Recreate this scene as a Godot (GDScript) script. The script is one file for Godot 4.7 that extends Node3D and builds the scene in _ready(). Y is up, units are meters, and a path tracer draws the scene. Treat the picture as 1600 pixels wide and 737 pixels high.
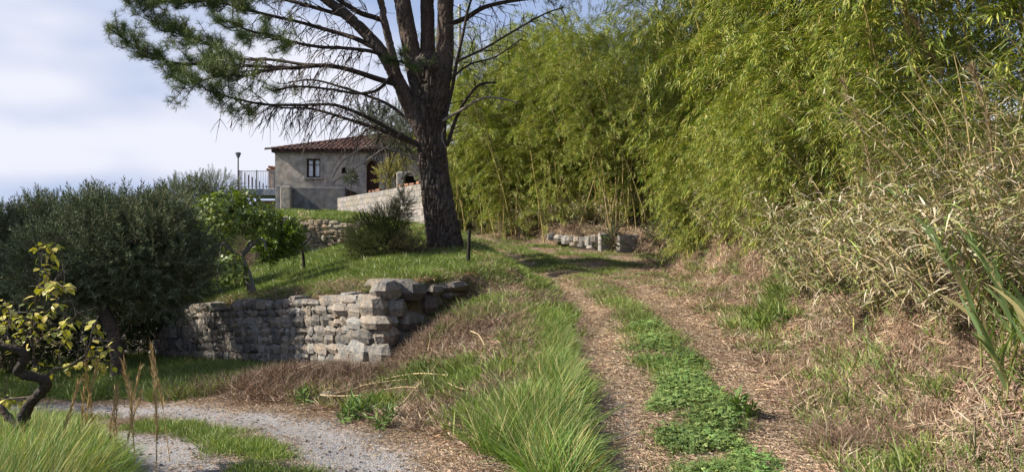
extends Node3D
# A farm track forking on a terraced hillside: pine, bamboo thicket, dry stone walls, farmhouse.

const FOC := 1180.0      # focal length in pixels of the 1600-wide photograph
const EYE := 1.6
const HY := 385.0        # row of the horizon

class Geo:
	var v := PackedVector3Array()
	var n := PackedVector3Array()
	var c := PackedColorArray()
	var ix := PackedInt32Array()
	func quad(a: Vector3, b: Vector3, cc: Vector3, d: Vector3, col: Color) -> void:   # counter-clockwise from outside
		var nn := (b - a).cross(d - a).normalized()
		if nn == Vector3.ZERO: nn = (cc - b).cross(d - b).normalized()
		var k := v.size()
		v.append(a); v.append(b); v.append(cc); v.append(d)
		for q in 4:
			n.append(nn); c.append(col)
		ix.append_array(PackedInt32Array([k, k + 2, k + 1, k, k + 3, k + 2]))
	func tri(a: Vector3, b: Vector3, cc: Vector3, col: Color) -> void:
		var nn := (b - a).cross(cc - a).normalized()
		var k := v.size()
		v.append(a); v.append(b); v.append(cc)
		for q in 3:
			n.append(nn); c.append(col)
		ix.append_array(PackedInt32Array([k, k + 2, k + 1]))
	func box(o: Vector3, s: Vector3, col: Color, b := Basis.IDENTITY) -> void:
		var h := s * 0.5
		var p := []
		for i in 8:
			p.append(o + b * Vector3(h.x if i & 1 else -h.x, h.y if i & 2 else -h.y, h.z if i & 4 else -h.z))
		quad(p[4], p[5], p[7], p[6], col); quad(p[1], p[0], p[2], p[3], col)
		quad(p[5], p[1], p[3], p[7], col); quad(p[0], p[4], p[6], p[2], col)
		quad(p[6], p[7], p[3], p[2], col); quad(p[0], p[1], p[5], p[4], col)
	func bbox(o: Vector3, s: Vector3, col: Color, e: float, b := Basis.IDENTITY) -> void:   # box with chamfered front/top edges
		var h := s * 0.5
		var i := Vector3(h.x - e, h.y - e, h.z - e)
		for ax in 3:
			for sg in [-1.0, 1.0]:
				var u := (ax + 1) % 3
				var w := (ax + 2) % 3
				var q := []
				for k in [[-1, -1], [1, -1], [1, 1], [-1, 1]]:
					var t := Vector3.ZERO
					t[ax] = h[ax] * sg; t[u] = i[u] * k[0]; t[w] = i[w] * k[1]
					q.append(o + b * t)
				if sg > 0: quad(q[0], q[1], q[2], q[3], col)
				else: quad(q[3], q[2], q[1], q[0], col)
		for ax in 3:
			var u := (ax + 1) % 3
			var w := (ax + 2) % 3
			for k in [[-1, -1], [1, -1], [1, 1], [-1, 1]]:
				var q := []
				for m in [[-1, 0], [1, 0], [1, 1], [-1, 1]]:
					var t := Vector3.ZERO
					t[ax] = i[ax] * m[0]
					t[u] = (h[u] if m[1] == 0 else i[u]) * k[0]
					t[w] = (i[w] if m[1] == 0 else h[w]) * k[1]
					q.append(o + b * t)
				if k[0] * k[1] > 0: quad(q[0], q[1], q[2], q[3], col)
				else: quad(q[3], q[2], q[1], q[0], col)
	func tube(pts: Array, rad: Array, sides: int, col: Color, cap := true) -> void:
		var m := pts.size()
		var k0 := v.size()
		var nv := Vector3.ZERO
		for k in m:
			var t: Vector3 = ((pts[mini(k + 1, m - 1)] as Vector3) - (pts[maxi(k - 1, 0)] as Vector3)).normalized()
			if k == 0:
				nv = t.cross(Vector3(0.31, 0.2, 0.93)).normalized()
			nv = (nv - t * nv.dot(t)).normalized()
			var bv := t.cross(nv)
			for j in sides:
				var an := TAU * j / sides
				var dn := nv * cos(an) + bv * sin(an)
				v.append((pts[k] as Vector3) + dn * rad[k]); n.append(dn); c.append(col)
		for k in m - 1:
			for j in sides:
				var a := k0 + k * sides + j
				var b := k0 + k * sides + (j + 1) % sides
				ix.append_array(PackedInt32Array([a, b + sides, b, a, a + sides, b + sides]))
		if cap:
			for e in [0, m - 1]:
				var kk := v.size()
				var t: Vector3 = ((pts[1] as Vector3) - (pts[0] as Vector3)).normalized() * -1.0 if e == 0 else ((pts[m - 1] as Vector3) - (pts[m - 2] as Vector3)).normalized()
				v.append(pts[e]); n.append(t); c.append(col)
				for j in sides:
					v.append(v[k0 + e * sides + j]); n.append(t); c.append(col)
				for j in sides:
					var a := kk + 1 + j
					var b := kk + 1 + (j + 1) % sides
					if e == 0: ix.append_array(PackedInt32Array([kk, a, b]))
					else: ix.append_array(PackedInt32Array([kk, b, a]))
	func leaf(o: Vector3, d: Vector3, side: Vector3, l: float, w: float, col: Color, fold := 0.15) -> void:   # a folded pointed leaf
		var up := side.cross(d).normalized()
		var m := o + d * l * 0.4
		var tip := o + d * l - up * l * fold * 0.6
		var a := m + side * w * 0.5 + up * w * fold
		var b := m - side * w * 0.5 + up * w * fold
		tri(o, a, tip, col); tri(o, tip, b, col)
	func blade(o: Vector3, d: Vector3, side: Vector3, l: float, w: float, droop: float, col: Color, seg := 3, tipc := Color(0, 0, 0, 0)) -> void:
		var tc := col if tipc.a == 0.0 else tipc
		var p := o
		var dd := d
		var pl := o - side * w * 0.35
		var pr := o + side * w * 0.35
		for k in range(1, seg + 1):
			var u := float(k) / seg
			p += dd * (l / seg)
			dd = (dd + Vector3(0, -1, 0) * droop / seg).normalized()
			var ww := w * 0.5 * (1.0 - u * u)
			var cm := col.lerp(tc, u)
			if k == seg:
				tri(pl, pr, p, cm)
			else:
				quad(pl, pr, p + side * ww, p - side * ww, cm)
				pl = p - side * ww; pr = p + side * ww
	func mesh() -> ArrayMesh:
		var a := []
		a.resize(Mesh.ARRAY_MAX)
		a[Mesh.ARRAY_VERTEX] = v; a[Mesh.ARRAY_NORMAL] = n; a[Mesh.ARRAY_COLOR] = c; a[Mesh.ARRAY_INDEX] = ix
		var am := ArrayMesh.new()
		am.add_surface_from_arrays(Mesh.PRIMITIVE_TRIANGLES, a)
		return am

var R := RandomNumberGenerator.new()
var M := {}
var N1 := FastNoiseLite.new()
var N2 := FastNoiseLite.new()
var N3 := FastNoiseLite.new()
var taken := {}
const NTH := ["first", "second", "third", "fourth", "fifth", "sixth", "seventh", "eighth", "ninth", "tenth", "eleventh", "twelfth", "thirteenth", "fourteenth", "fifteenth", "sixteenth"]

func rf(a: float, b: float) -> float: return R.randf_range(a, b)
func sm(a: float, b: float, x: float) -> float: return smoothstep(a, b, x)
func rdir() -> Vector3:
	return Vector3(R.randfn(), R.randfn(), R.randfn()).normalized()
func P(px: float, py: float, d: float) -> Vector3:
	return Vector3((px - 800.0) / FOC * d, EYE - (py - HY) / FOC * d, -d)
func vary(col: Color, k: float) -> Color:
	var f := 1.0 + rf(-k, k)
	return Color(col.r * f * (1.0 + rf(-k, k) * 0.3), col.g * f, col.b * f * (1.0 + rf(-k, k) * 0.4))

# ---------------------------------------------------------------- names, labels
func numbered(called: String) -> String:
	var k: int = taken.get(called, 0)
	taken[called] = k + 1
	return called if k == 0 else "%s_%03d" % [called, k]
func tag(o: Node, label: String, category: String, group := "", kind := "") -> void:
	if label: o.set_meta("label", label)
	if category: o.set_meta("category", category)
	if group: o.set_meta("group", group)
	if kind: o.set_meta("kind", kind)
func thing(called: String, at: Vector3, label: String, category: String, group := "", turn := 0.0) -> Node3D:
	var o := Node3D.new()
	o.name = numbered(called); add_child(o, true)
	o.position = at; o.rotation.y = turn
	tag(o, label, category, group)
	return o
func part(called: String, mesh: Mesh, mat: Material, parent: Node, kind := "") -> MeshInstance3D:
	var o := MeshInstance3D.new()
	o.name = numbered(called) if parent == self else called
	o.mesh = mesh; o.material_override = mat
	parent.add_child(o, true)
	if kind: o.set_meta("kind", kind)
	return o
func scatter(called: String, mesh: Mesh, mat: Material, parent: Node, xf: Array, tint: Array) -> MultiMeshInstance3D:
	var m := MultiMesh.new()
	m.transform_format = MultiMesh.TRANSFORM_3D
	m.use_colors = true
	m.mesh = mesh
	m.instance_count = xf.size()
	for k in xf.size():
		m.set_instance_transform(k, xf[k])
		m.set_instance_color(k, tint[k])
	var o := MultiMeshInstance3D.new()
	o.name = numbered(called) if parent == self else called
	o.multimesh = m; o.material_override = mat
	parent.add_child(o, true)
	o.set_meta("kind", "stuff")
	return o

# ---------------------------------------------------------------- materials
func noise_tex(size: int, sd: int, freq: float, lo: float, hi: float, oct := 4, tintk := 0.0, cell := false) -> Array:
	var f := FastNoiseLite.new()
	f.seed = sd; f.frequency = freq; f.fractal_octaves = oct
	f.noise_type = FastNoiseLite.TYPE_CELLULAR if cell else FastNoiseLite.TYPE_SIMPLEX_SMOOTH
	var g := f.get_seamless_image(size, size)
	f.seed = sd + 7; f.frequency = freq * 0.35
	var g2 := f.get_seamless_image(size, size)
	var im := Image.create(size, size, false, Image.FORMAT_RGB8)
	for y in size:
		for x in size:
			var a := g.get_pixel(x, y).r
			var b := g2.get_pixel(x, y).r
			var k: float = lerpf(lo, hi, clampf((a * 0.65 + b * 0.35 - 0.5) * 1.6 + 0.5, 0, 1))
			im.set_pixel(x, y, Color(k * (1.0 + tintk * (b - 0.5)), k, k * (1.0 - tintk * (b - 0.5))))
	return [ImageTexture.create_from_image(im), ImageTexture.create_from_image(g)]
func mat(rough: float, tex = null, scale := 1.0, relief := 0.0, world := true) -> StandardMaterial3D:
	var m := StandardMaterial3D.new()
	m.vertex_color_use_as_albedo = true
	m.roughness = rough
	m.metallic_specular = 0.3
	m.uv1_triplanar = true
	m.uv1_world_triplanar = world
	m.uv1_scale = Vector3.ONE * scale
	if tex:
		m.albedo_texture = tex[0]
		if relief > 0.0:
			m.heightmap_enabled = true
			m.heightmap_texture = tex[1]
			m.heightmap_scale = relief
	return m
func leafmat(back: Color, rough := 0.5) -> StandardMaterial3D:
	var m := StandardMaterial3D.new()
	m.vertex_color_use_as_albedo = true
	m.roughness = rough
	m.metallic_specular = 0.35
	m.cull_mode = BaseMaterial3D.CULL_DISABLED
	m.backlight_enabled = true
	m.backlight = back
	return m
func make_materials() -> void:
	var crumbs := noise_tex(512, 11, 0.045, 0.55, 1.0, 5, 0.18)
	var rock := noise_tex(512, 23, 0.02, 0.55, 1.0, 5, 0.14)
	var plast := noise_tex(512, 37, 0.012, 0.72, 1.0, 5, 0.06)
	var barkt := noise_tex(512, 41, 0.03, 0.55, 1.0, 5, 0.2)
	M.ground = mat(0.95, crumbs, 1.3, 2.5)
	M.road = mat(0.93, crumbs, 2.2, 1.5)
	M.stone = mat(0.9, rock, 1.6, 1.2)
	M.plaster = mat(0.92, plast, 0.35, 0.4)
	M.concrete = mat(0.9, plast, 0.8, 0.5)
	M.bark = mat(0.92, barkt, 2.0, 1.2)
	M.tile = mat(0.85, rock, 2.0, 0.5)
	M.wood = mat(0.7, barkt, 2.5, 0.2)
	M.paint = mat(0.5)
	M.metal = mat(0.45); M.metal.metallic = 0.6
	M.cloth = mat(0.9)
	M.leaf = leafmat(Color(0.7, 0.74, 0.34), 0.42)
	M.grass = leafmat(Color(0.62, 0.66, 0.3), 0.5)
	M.needle = leafmat(Color(0.35, 0.38, 0.2), 0.5)
	M.olive = leafmat(Color(0.35, 0.38, 0.25), 0.7)
	M.olive.metallic_specular = 0.2
	M.straw = leafmat(Color(0.5, 0.45, 0.32), 0.75)
	var gl := StandardMaterial3D.new()
	gl.transparency = BaseMaterial3D.TRANSPARENCY_ALPHA
	gl.albedo_color = Color(0.9, 0.95, 1.0, 0.12); gl.roughness = 0.05
	M.glass = gl

# ---------------------------------------------------------------- the lie of the land
var TRACK := PackedVector2Array([Vector2(1.0, -30), Vector2(1.3, -4), Vector2(1.4, 2), Vector2(1.5, 5.4), Vector2(1.75, 8), Vector2(1.88, 10.7), Vector2(1.8, 13.5), Vector2(1.6, 16), Vector2(1.2, 19), Vector2(0.65, 22), Vector2(-0.4, 24.7), Vector2(-1.9, 26.7), Vector2(-4, 28.2), Vector2(-6.5, 29.8), Vector2(-9, 33), Vector2(-11, 38), Vector2(-14, 60)])
var TRACKH := PackedFloat32Array([-1.5, -0.4, -0.12, 0.0, 0.26, 0.52, 0.72, 0.9, 1.1, 1.32, 1.62, 1.98, 2.4, 2.68, 3.0, 3.4, 5])
var LOWER := PackedVector2Array([Vector2(0.6, -6), Vector2(-0.3, 1), Vector2(-1.15, 4), Vector2(-1.6, 5.2), Vector2(-2.05, 6.1), Vector2(-2.6, 6.9), Vector2(-3.35, 7.7), Vector2(-4.5, 8.7), Vector2(-5.9, 9.6), Vector2(-7.4, 10.4), Vector2(-10, 11.6), Vector2(-15, 13), Vector2(-40, 17)])
var LOWERH := PackedFloat32Array([-0.5, -0.1, -0.02, -0.03, -0.07, -0.15, -0.27, -0.43, -0.6, -0.75, -1.05, -1.7, -6])
var WALLA := PackedVector2Array([Vector2(3, 16.5), Vector2(0.8, 14.6), Vector2(-0.7, 13.2), Vector2(-1.95, 11.5), Vector2(-6.8, 16), Vector2(-9.7, 19), Vector2(-16, 25), Vector2(-40, 40)])
var TOE := PackedVector2Array([Vector2(2.6, -30), Vector2(2.6, 0), Vector2(2.65, 5), Vector2(3.1, 8), Vector2(3.35, 12), Vector2(3.4, 16), Vector2(3.6, 19), Vector2(4.2, 21.5), Vector2(4.35, 23.2), Vector2(3.0, 24.3), Vector2(1.4, 25.4), Vector2(0.1, 26.9), Vector2(-1.3, 28.4), Vector2(-1.9, 29.8), Vector2(-2.0, 34), Vector2(-2, 60)])
var CLINE := PackedVector2Array([Vector2(-1.9, 29.9), Vector2(-3.2, 29.2), Vector2(-9.1, 39), Vector2(-9.1, 60)])
var nd := 0.0
var npar := 0.0
func near(line: PackedVector2Array, x: float, d: float) -> void:   # nd: signed distance (right positive), npar: place along
	var best := 1e12
	var bperp := 0.0
	var p := Vector2(x, d)
	for k in line.size() - 1:
		var a := line[k]
		var e := line[k + 1] - a
		var u := clampf((p - a).dot(e) / e.length_squared(), 0.0, 1.0)
		var q := p - a - e * u
		var l := q.length_squared()
		if l > best + 1e-6: continue
		var cr := (e.x * (d - a.y) - e.y * (x - a.x)) / e.length()
		if l < best - 1e-6 or absf(cr) > bperp:      # at a shared corner the side farther off its line decides
			best = l
			bperp = absf(cr)
			npar = k + u
			nd = -signf(cr)
	nd *= sqrt(best)
func along(h: PackedFloat32Array, t: float) -> float:
	var k := mini(int(t), h.size() - 2)
	return lerpf(h[k], h[k + 1], t - k)
var S := 0.0; var T := 0.0; var A := 0.0; var APAR := 0.0; var RL := 0.0; var TPAR := 0.0; var H := 0.0; var UP := 0.0; var YARD := 0.0; var LEFT := 0.0
func site(x: float, d: float) -> void:
	near(TRACK, x, d)
	S = nd
	TPAR = npar
	var th := along(TRACKH, npar)
	near(LOWER, x, d)
	RL = nd
	var hl := along(LOWERH, npar) + 0.012 * maxf(0.0, RL - 1.2) - 0.03 * maxf(0.0, -RL - 2.5)
	hl += 0.14 * exp(-((x + 3.1) * (x + 3.1) / 1.4 + (d - 10.7) * (d - 10.7) / 0.7))
	near(WALLA, x, d)
	A = nd
	APAR = npar
	near(TOE, x, d)
	T = nd
	var tp := npar
	var n := N1.get_noise_2d(x, d)
	var n2 := N2.get_noise_2d(x, d)
	# left of the track
	var terr := 0.206 + 0.277 * maxf(x, -14.0) + 0.116 * d
	var capt := th + 0.4
	terr = minf(terr, capt) - 0.12 * exp(-absf(terr - capt) * 5.0)
	if x < -14.0: terr += 0.12 * (x + 14.0)
	var su := maxf(0.0, -S - 1.75)
	var bank := th - lerpf(0.55 * su, 0.24 * su * su, sm(8.0, 11.0, d)) + 0.05 * sm(-1.0, -1.5, S)
	var front := maxf(hl, bank) + 0.08 * exp(-absf(hl - bank) * 6.0)
	var w0 := lerpf(-0.55, 0.04, sm(1.5, 2.0, APAR))
	var w1 := lerpf(0.75, 0.34, sm(1.5, 2.0, APAR))
	var ka := sm(w0, w1, A) if A > w0 else 0.0
	var hleft := lerpf(front, terr, ka)
	var k := sm(-5.6, -4.8, x)
	UP = sm(lerpf(26.95, 23.0, k), lerpf(27.35, 29.5, k), d)
	var lawn := 2.55 + 0.075 * (d - 27.0) - 0.15 * maxf(0.0, -10.0 - x)
	hleft = lerpf(hleft, lawn, UP)
	LEFT = sm(-1.0, -2.1, S)
	var ruts := -0.045 * exp(-pow((absf(S) - 0.72) / 0.26, 2.0)) + 0.02 * exp(-S * S / 0.1)
	var right := th + ruts + 0.012 * n
	var kT := sm(6.6, 8.3, tp)      # the low wall by the bamboo
	var near_w := lerpf(1.45, 0.35, kT * (1.0 - sm(10.2, 11.0, tp)))
	var bh := lerpf(1.5, 0.62, sm(4.0, 7.5, tp))
	if T > 0.0:
		right += bh * sm(0.0, near_w, T) + 0.16 * maxf(0.0, T - near_w) + (0.10 * n + 0.12 * n2) * sm(0.0, 1.0, T) * (1.0 - kT * 0.7)
	H = lerpf(right, hleft, LEFT)
	near(CLINE, x, d)
	YARD = sm(0.1, 0.35, nd) * sm(26, 30, d) * sm(-1.0, -1.9, x)
	H = lerpf(H, maxf(H, 4.0 + 0.02 * (d - 40.0)), YARD)
	H += (0.03 * n + 0.05 * n2) * sm(1.2, 2.0, absf(S)) * sm(0.9, 1.8, absf(RL))
	var far := maxf(0.0, d - 60.0)
	H += -0.10 * maxf(0.0, -x - 30.0) * 0.6 - far * 0.02
	var rl2 := absf(absf(RL) - 0.72)
	if absf(RL) < 1.4 and A < 0.0: H -= 0.03 * exp(-pow(rl2 / 0.25, 2.0))
	H = maxf(H, -45.0)

var XS := PackedFloat32Array()
var DS := PackedFloat32Array()
var GH := PackedFloat32Array()
func ground_y(x: float, d: float) -> float:
	var i := clampi(XS.bsearch(x) - 1, 0, XS.size() - 2)
	var j := clampi(DS.bsearch(d) - 1, 0, DS.size() - 2)
	var u := (x - XS[i]) / (XS[i + 1] - XS[i])
	var w := (d - DS[j]) / (DS[j + 1] - DS[j])
	var m := XS.size()
	return lerpf(lerpf(GH[j * m + i], GH[j * m + i + 1], u), lerpf(GH[(j + 1) * m + i], GH[(j + 1) * m + i + 1], u), w)
func G(x: float, d: float) -> Vector3: return Vector3(x, ground_y(x, d), -d)

const LITTER := Color(0.41, 0.335, 0.28)
const STRAW := Color(0.29, 0.22, 0.155)
const SOIL := Color(0.14, 0.095, 0.065)
const GRAVEL := Color(0.40, 0.395, 0.405)
const GREEN := Color(0.075, 0.11, 0.03)
const DEAD := Color(0.15, 0.10, 0.075)
var COVER := Color()      # the colour of the ground at the last site()
var GREENK := 0.0
func cover(x: float, d: float) -> void:
	var n := N3.get_noise_2d(x * 1.0, d)
	var n2 := N2.get_noise_2d(x * 1.6 + 40.0, d * 1.6)
	var n1 := N1.get_noise_2d(x * 2.0 - 9.0, d * 2.0)
	GREENK = 0.0
	var col := STRAW
	var a := absf(S)
	if T > -0.25 and S > 0.9:
		col = STRAW.lerp(SOIL, clampf(0.25 + n1 * 0.7 + sm(1.2, 2.2, T) * 0.5, 0, 1))
		GREENK = maxf(sm(0.25, 0.5, n2) * 0.4 * sm(2.0, 0.5, T), exp(-((x - 3.65) * (x - 3.65) + (d - 10.3) * (d - 10.3) * 0.5) / 0.22))
	elif S > -1.12:
		var far := sm(15.0, 20.0, d)
		col = LITTER.lerp(SOIL, clampf(n1 * 0.8 + 0.05, 0, 0.75))
		var gr := exp(-pow((a - 0.68) / 0.26, 2.0)) * sm(10.5, 7.0, d) * sm(-0.15, 0.15, n1 + (0.14 if S < 0 else -0.12))
		col = col.lerp(GRAVEL, gr * 0.85)
		var mid := lerpf(1.0, 0.45, sm(9.5, 14.0, d)) * sm(0.30, 0.14, absf(S + 0.03) + 0.18 * n2 + 0.24 * n1) * sm(-0.5, -0.25, n2 + 0.6 * n1)
		GREENK = maxf(mid, far * sm(-0.05, 0.35, n2 + 0.25 * sm(0.7, 0.2, a)) * 0.9)
		if S > 1.0: GREENK = maxf(GREENK, sm(0.1, 0.4, n2) * sm(10, 16, d) * 0.7)
		col = col.lerp(GREEN, GREENK * 0.8)
	else:
		var low := (1.0 - sm(-0.1, 0.3, A)) * (1.0 - UP)
		if low > 0.5:
			if RL < 1.55 + 0.4 * n2 and RL > -1.15:
				var r := absf(absf(RL) - 0.64)
				col = GRAVEL.lerp(LITTER, clampf(sm(0.28, 0.48, r) * 0.9 + n1 * 0.5 + n2 * 0.2 - 0.04, 0, 0.95))
				GREENK = sm(0.30, 0.12, absf(RL) + 0.25 * n2) * sm(-0.2, 0.05, n2)
				col = col.lerp(GREEN, GREENK * 0.75)
			elif RL > 0.0:
				# bank between track and lower road, and the foot of the wall
				var tall := sm(-1.9, -1.4, S + 0.35 * n2) * sm(13.0, 11.0, d)
				GREENK = maxf(tall, sm(0.1, 0.42, n2 + 0.1))
				col = STRAW.lerp(SOIL, clampf(0.25 + n1, 0, 1)).lerp(DEAD, sm(-4.5, -2.2, S) * 0.0 + 0.25)
				if x < -3.4: GREENK = maxf(GREENK, sm(-3.4, -4.4, x) * sm(0.5, -0.1, n))
				GREENK *= 1.0 - 0.85 * exp(-((x + 2.9) * (x + 2.9) / 1.8 + (d - 10.8) * (d - 10.8) / 1.2))
				col = col.lerp(GREEN, GREENK * 0.8)
			else:
				GREENK = 0.95 * sm(-0.8, -1.15, RL)
				col = LITTER.lerp(GREEN, GREENK)
		else:
			GREENK = sm(-0.55, -0.1, n2 + 0.3 * n)
			GREENK = maxf(GREENK, UP * sm(-0.9, -0.3, n2))
			var edge := sm(1.1, 0.25, A) * (1.0 - UP)
			GREENK *= 1.0 - 0.75 * edge * sm(-0.5, 0.1, n1)
			GREENK *= 1.0 - 0.6 * sm(-3.4, -1.3, S) * (1.0 - UP)
			col = DEAD.lerp(STRAW, 0.5 + 0.5 * n1).lerp(GREEN, GREENK * 0.9)
	if UP > 0.5 and x < -3.0 and YARD < 0.5:
		GREENK = sm(-0.8, -0.2, n2)
		col = STRAW.lerp(GREEN, 0.4 + 0.6 * GREENK)
	COVER = col

func axis(lo: float, a: float, b: float, hi: float, step: float) -> PackedFloat32Array:
	var l := []
	var p := a
	var s := step
	while p > lo:
		s *= 1.22
		p -= s
		l.push_front(p)
	p = a
	while p < b:
		l.append(p)
		p += step
	s = step
	while p < hi:
		l.append(p)
		s *= 1.22
		p += s
	return PackedFloat32Array(l)

func build_ground() -> void:
	XS = axis(-700, -11.0, 6.6, 700, 0.11)
	DS = axis(-60, 3.6, 40.0, 1100, 0.11)
	var m := XS.size()
	var q := DS.size()
	GH.resize(m * q)
	var v := PackedVector3Array(); v.resize(m * q)
	var c := PackedColorArray(); c.resize(m * q)
	var nn := PackedVector3Array(); nn.resize(m * q)
	var cls := PackedByteArray(); cls.resize(m * q)
	for j in q:
		for i in m:
			site(XS[i], DS[j])
			cover(XS[i], DS[j])
			GH[j * m + i] = H
			v[j * m + i] = Vector3(XS[i], H, -DS[j])
			c[j * m + i] = COVER
			var low := A < 0.0 and UP < 0.5
			cls[j * m + i] = 1 if absf(S) < 1.08 and DS[j] < 30.0 else (2 if absf(RL) < 1.2 and low else 0)
	for j in q:
		for i in m:
			var a := v[j * m + maxi(i - 1, 0)]
			var b := v[j * m + mini(i + 1, m - 1)]
			var e := v[maxi(j - 1, 0) * m + i]
			var f := v[mini(j + 1, q - 1) * m + i]
			nn[j * m + i] = (b - a).cross(f - e).normalized()
	var names := ["ground", "dirt_track", "gravel_road"]
	var labels := ["grassy terraced hillside with straw covered banks", "straw strewn dirt track with two ruts climbing past the pine", "grey gravel road bending away left below the stone wall"]
	for kind in 3:
		var geo := Geo.new()
		var map := PackedInt32Array(); map.resize(m * q); map.fill(-1)
		for j in q - 1:
			for i in m - 1:
				var k := j * m + i
				if cls[k] != kind: continue
				for id in [k, k + 1, k + m, k + m + 1]:
					if map[id] < 0:
						map[id] = geo.v.size()
						geo.v.append(v[id]); geo.n.append(nn[id]); geo.c.append(c[id])
				geo.ix.append_array(PackedInt32Array([map[k], map[k + m + 1], map[k + 1], map[k], map[k + m], map[k + m + 1]]))
		var o := part(names[kind], geo.mesh(), M.ground if kind == 0 else M.road, self, "structure")
		tag(o, labels[kind], ["hillside", "track", "road"][kind])

# ---------------------------------------------------------------- sky
func make_sky() -> PanoramaSkyMaterial:
	var w := 1024
	var h := 512
	var im := Image.create(w, h, false, Image.FORMAT_RGB8)
	var f := FastNoiseLite.new()
	f.seed = 5; f.frequency = 1.0; f.fractal_octaves = 5
	var top := Color(0.42, 0.53, 0.76)
	var cloud := Color(0.85, 0.855, 0.90)
	var blue := Color(0.60, 0.668, 0.805)
	for j in h:
		var el := PI * (0.5 - (j + 0.5) / h)
		for i in w:
			var az := TAU * ((i + 0.5) / w - 0.5)
			var e := maxf(el, 0.0)
			var dir := Vector3(sin(az) * cos(e), sin(e) * 3.2, -cos(az) * cos(e))
			var k := f.get_noise_3dv(dir * 1.5 + Vector3(3.0, 0.4, 1.0)) * 1.5
			var band := exp(-pow((rad_to_deg(e) - 6.2 - 1.2 * sin(az * 2.0 + 0.4)) / 2.2, 2.0))
			var dark := exp(-pow((rad_to_deg(e) - 10.8) / 3.0, 2.0) - pow((rad_to_deg(az) + 30.0) / 8.0, 2.0))
			var k2 := f.get_noise_3dv(dir * Vector3(4.0, 5.0, 4.0) + Vector3(7.0, 1.0, 2.0))
			var t := clampf(0.50 + k * 0.95 + k2 * 0.35 + band * 0.6 - dark * 1.15, 0.0, 1.0)
			var base := blue.lerp(top, sm(0.25, 1.3, e))
			var col := base.lerp(cloud, t * lerpf(1.0, 0.55, sm(0.4, 1.2, e)))
			col = col.lerp(Color(0.80, 0.83, 0.90), sm(0.085, 0.03, e) * 0.6)
			im.set_pixel(i, j, col)
	var m := PanoramaSkyMaterial.new()
	m.panorama = ImageTexture.create_from_image(im)
	return m

# ---------------------------------------------------------------- curves, tufts and sprays
func curve(pts: Array, per := 4) -> Array:     # Catmull-Rom through the points
	var o := []
	for k in pts.size() - 1:
		var a: Vector3 = pts[maxi(k - 1, 0)]
		var b: Vector3 = pts[k]
		var c: Vector3 = pts[k + 1]
		var d: Vector3 = pts[mini(k + 2, pts.size() - 1)]
		for q in per:
			o.append(b.cubic_interpolate(c, a, d, float(q) / per))
	o.append(pts[pts.size() - 1])
	return o
func taper(n: int, r0: float, r1: float, pw := 1.0) -> Array:
	var o := []
	for k in n:
		o.append(lerpf(r0, r1, pow(float(k) / maxi(n - 1, 1), pw)))
	return o
func tuft_mesh(count: int, spread: float, l0: float, l1: float, w: float, lean: float, droop: float, cols: Array, seg := 3) -> ArrayMesh:
	var g := Geo.new()
	for k in count:
		var an := rf(0, TAU)
		var o := Vector3(cos(an), 0, sin(an)) * spread * sqrt(R.randf())
		var d := (Vector3(o.x, 0, o.z) / maxf(spread, 0.01) * lean * 0.6 + Vector3(rf(-1, 1), 0, rf(-1, 1)) * lean + Vector3.UP).normalized()
		var side := d.cross(rdir()).normalized()
		var c: Color = vary(cols[R.randi() % cols.size()], 0.22)
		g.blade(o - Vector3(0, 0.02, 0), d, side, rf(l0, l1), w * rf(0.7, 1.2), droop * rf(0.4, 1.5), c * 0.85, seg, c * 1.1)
	return g.mesh()
func litter_mesh(count: int, spread: float, l: float, w: float, cols: Array) -> ArrayMesh:
	var g := Geo.new()
	for k in count:
		var o := Vector3(rf(-1, 1) * spread, rf(0.002, 0.02), rf(-1, 1) * spread)
		var an := rf(0, TAU)
		var d := Vector3(cos(an), rf(-0.12, 0.3), sin(an)).normalized()
		var side := d.cross(Vector3.UP + rdir() * 0.5).normalized()
		g.leaf(o, d, side, l * rf(0.5, 1.3), w * rf(0.7, 1.3), vary(cols[R.randi() % cols.size()], 0.25), 0.2)
	return g.mesh()
func spray_mesh(leaves: int, length: float, ll: float, lw: float, cols: Array, spreadk := 0.9, twig := Color(0.11, 0.09, 0.07)) -> ArrayMesh:
	var g := Geo.new()
	var d := Vector3(0, 1, 0)
	g.tube([Vector3.ZERO, Vector3(0.02, 0.5, 0.01) * length, Vector3(0.0, 1.0, 0.03) * length], [0.004, 0.003, 0.0015], 3, twig, false)
	for k in leaves:
		var u := (k + 0.5) / leaves
		var an := k * 2.4 + rf(-0.4, 0.4)
		var o := d * length * lerpf(0.12, 1.0, u)
		var out := Vector3(cos(an), 0, sin(an))
		var dd := (out * spreadk + Vector3(0, lerpf(0.5, 1.2, u * u), 0) + rdir() * 0.25).normalized()
		var side := dd.cross(Vector3.UP + rdir() * 0.6).normalized()
		g.leaf(o + out * 0.003, dd, side, ll * rf(0.7, 1.2), lw * rf(0.8, 1.2), vary(cols[R.randi() % cols.size()], 0.2), 0.12)
	return g.mesh()
func lobed_leaf(g: Geo, o: Vector3, d: Vector3, side: Vector3, s: float, col: Color) -> void:   # a fig leaf of five lobes
	var up := side.cross(d).normalized()
	var rim := []
	for p in [[0.0, 0.0], [0.35, 0.02], [0.52, 0.30], [0.30, 0.38], [0.50, 0.72], [0.18, 0.62], [0.0, 1.0], [-0.18, 0.62], [-0.50, 0.72], [-0.30, 0.38], [-0.52, 0.30], [-0.35, 0.02]]:
		rim.append(o + side * p[0] * s + d * p[1] * s + up * (absf(p[0]) * 0.25 - p[1] * p[1] * 0.18) * s)
	var mid := o + d * 0.42 * s
	for k in rim.size():
		g.tri(mid, rim[k], rim[(k + 1) % rim.size()], col)
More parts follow.
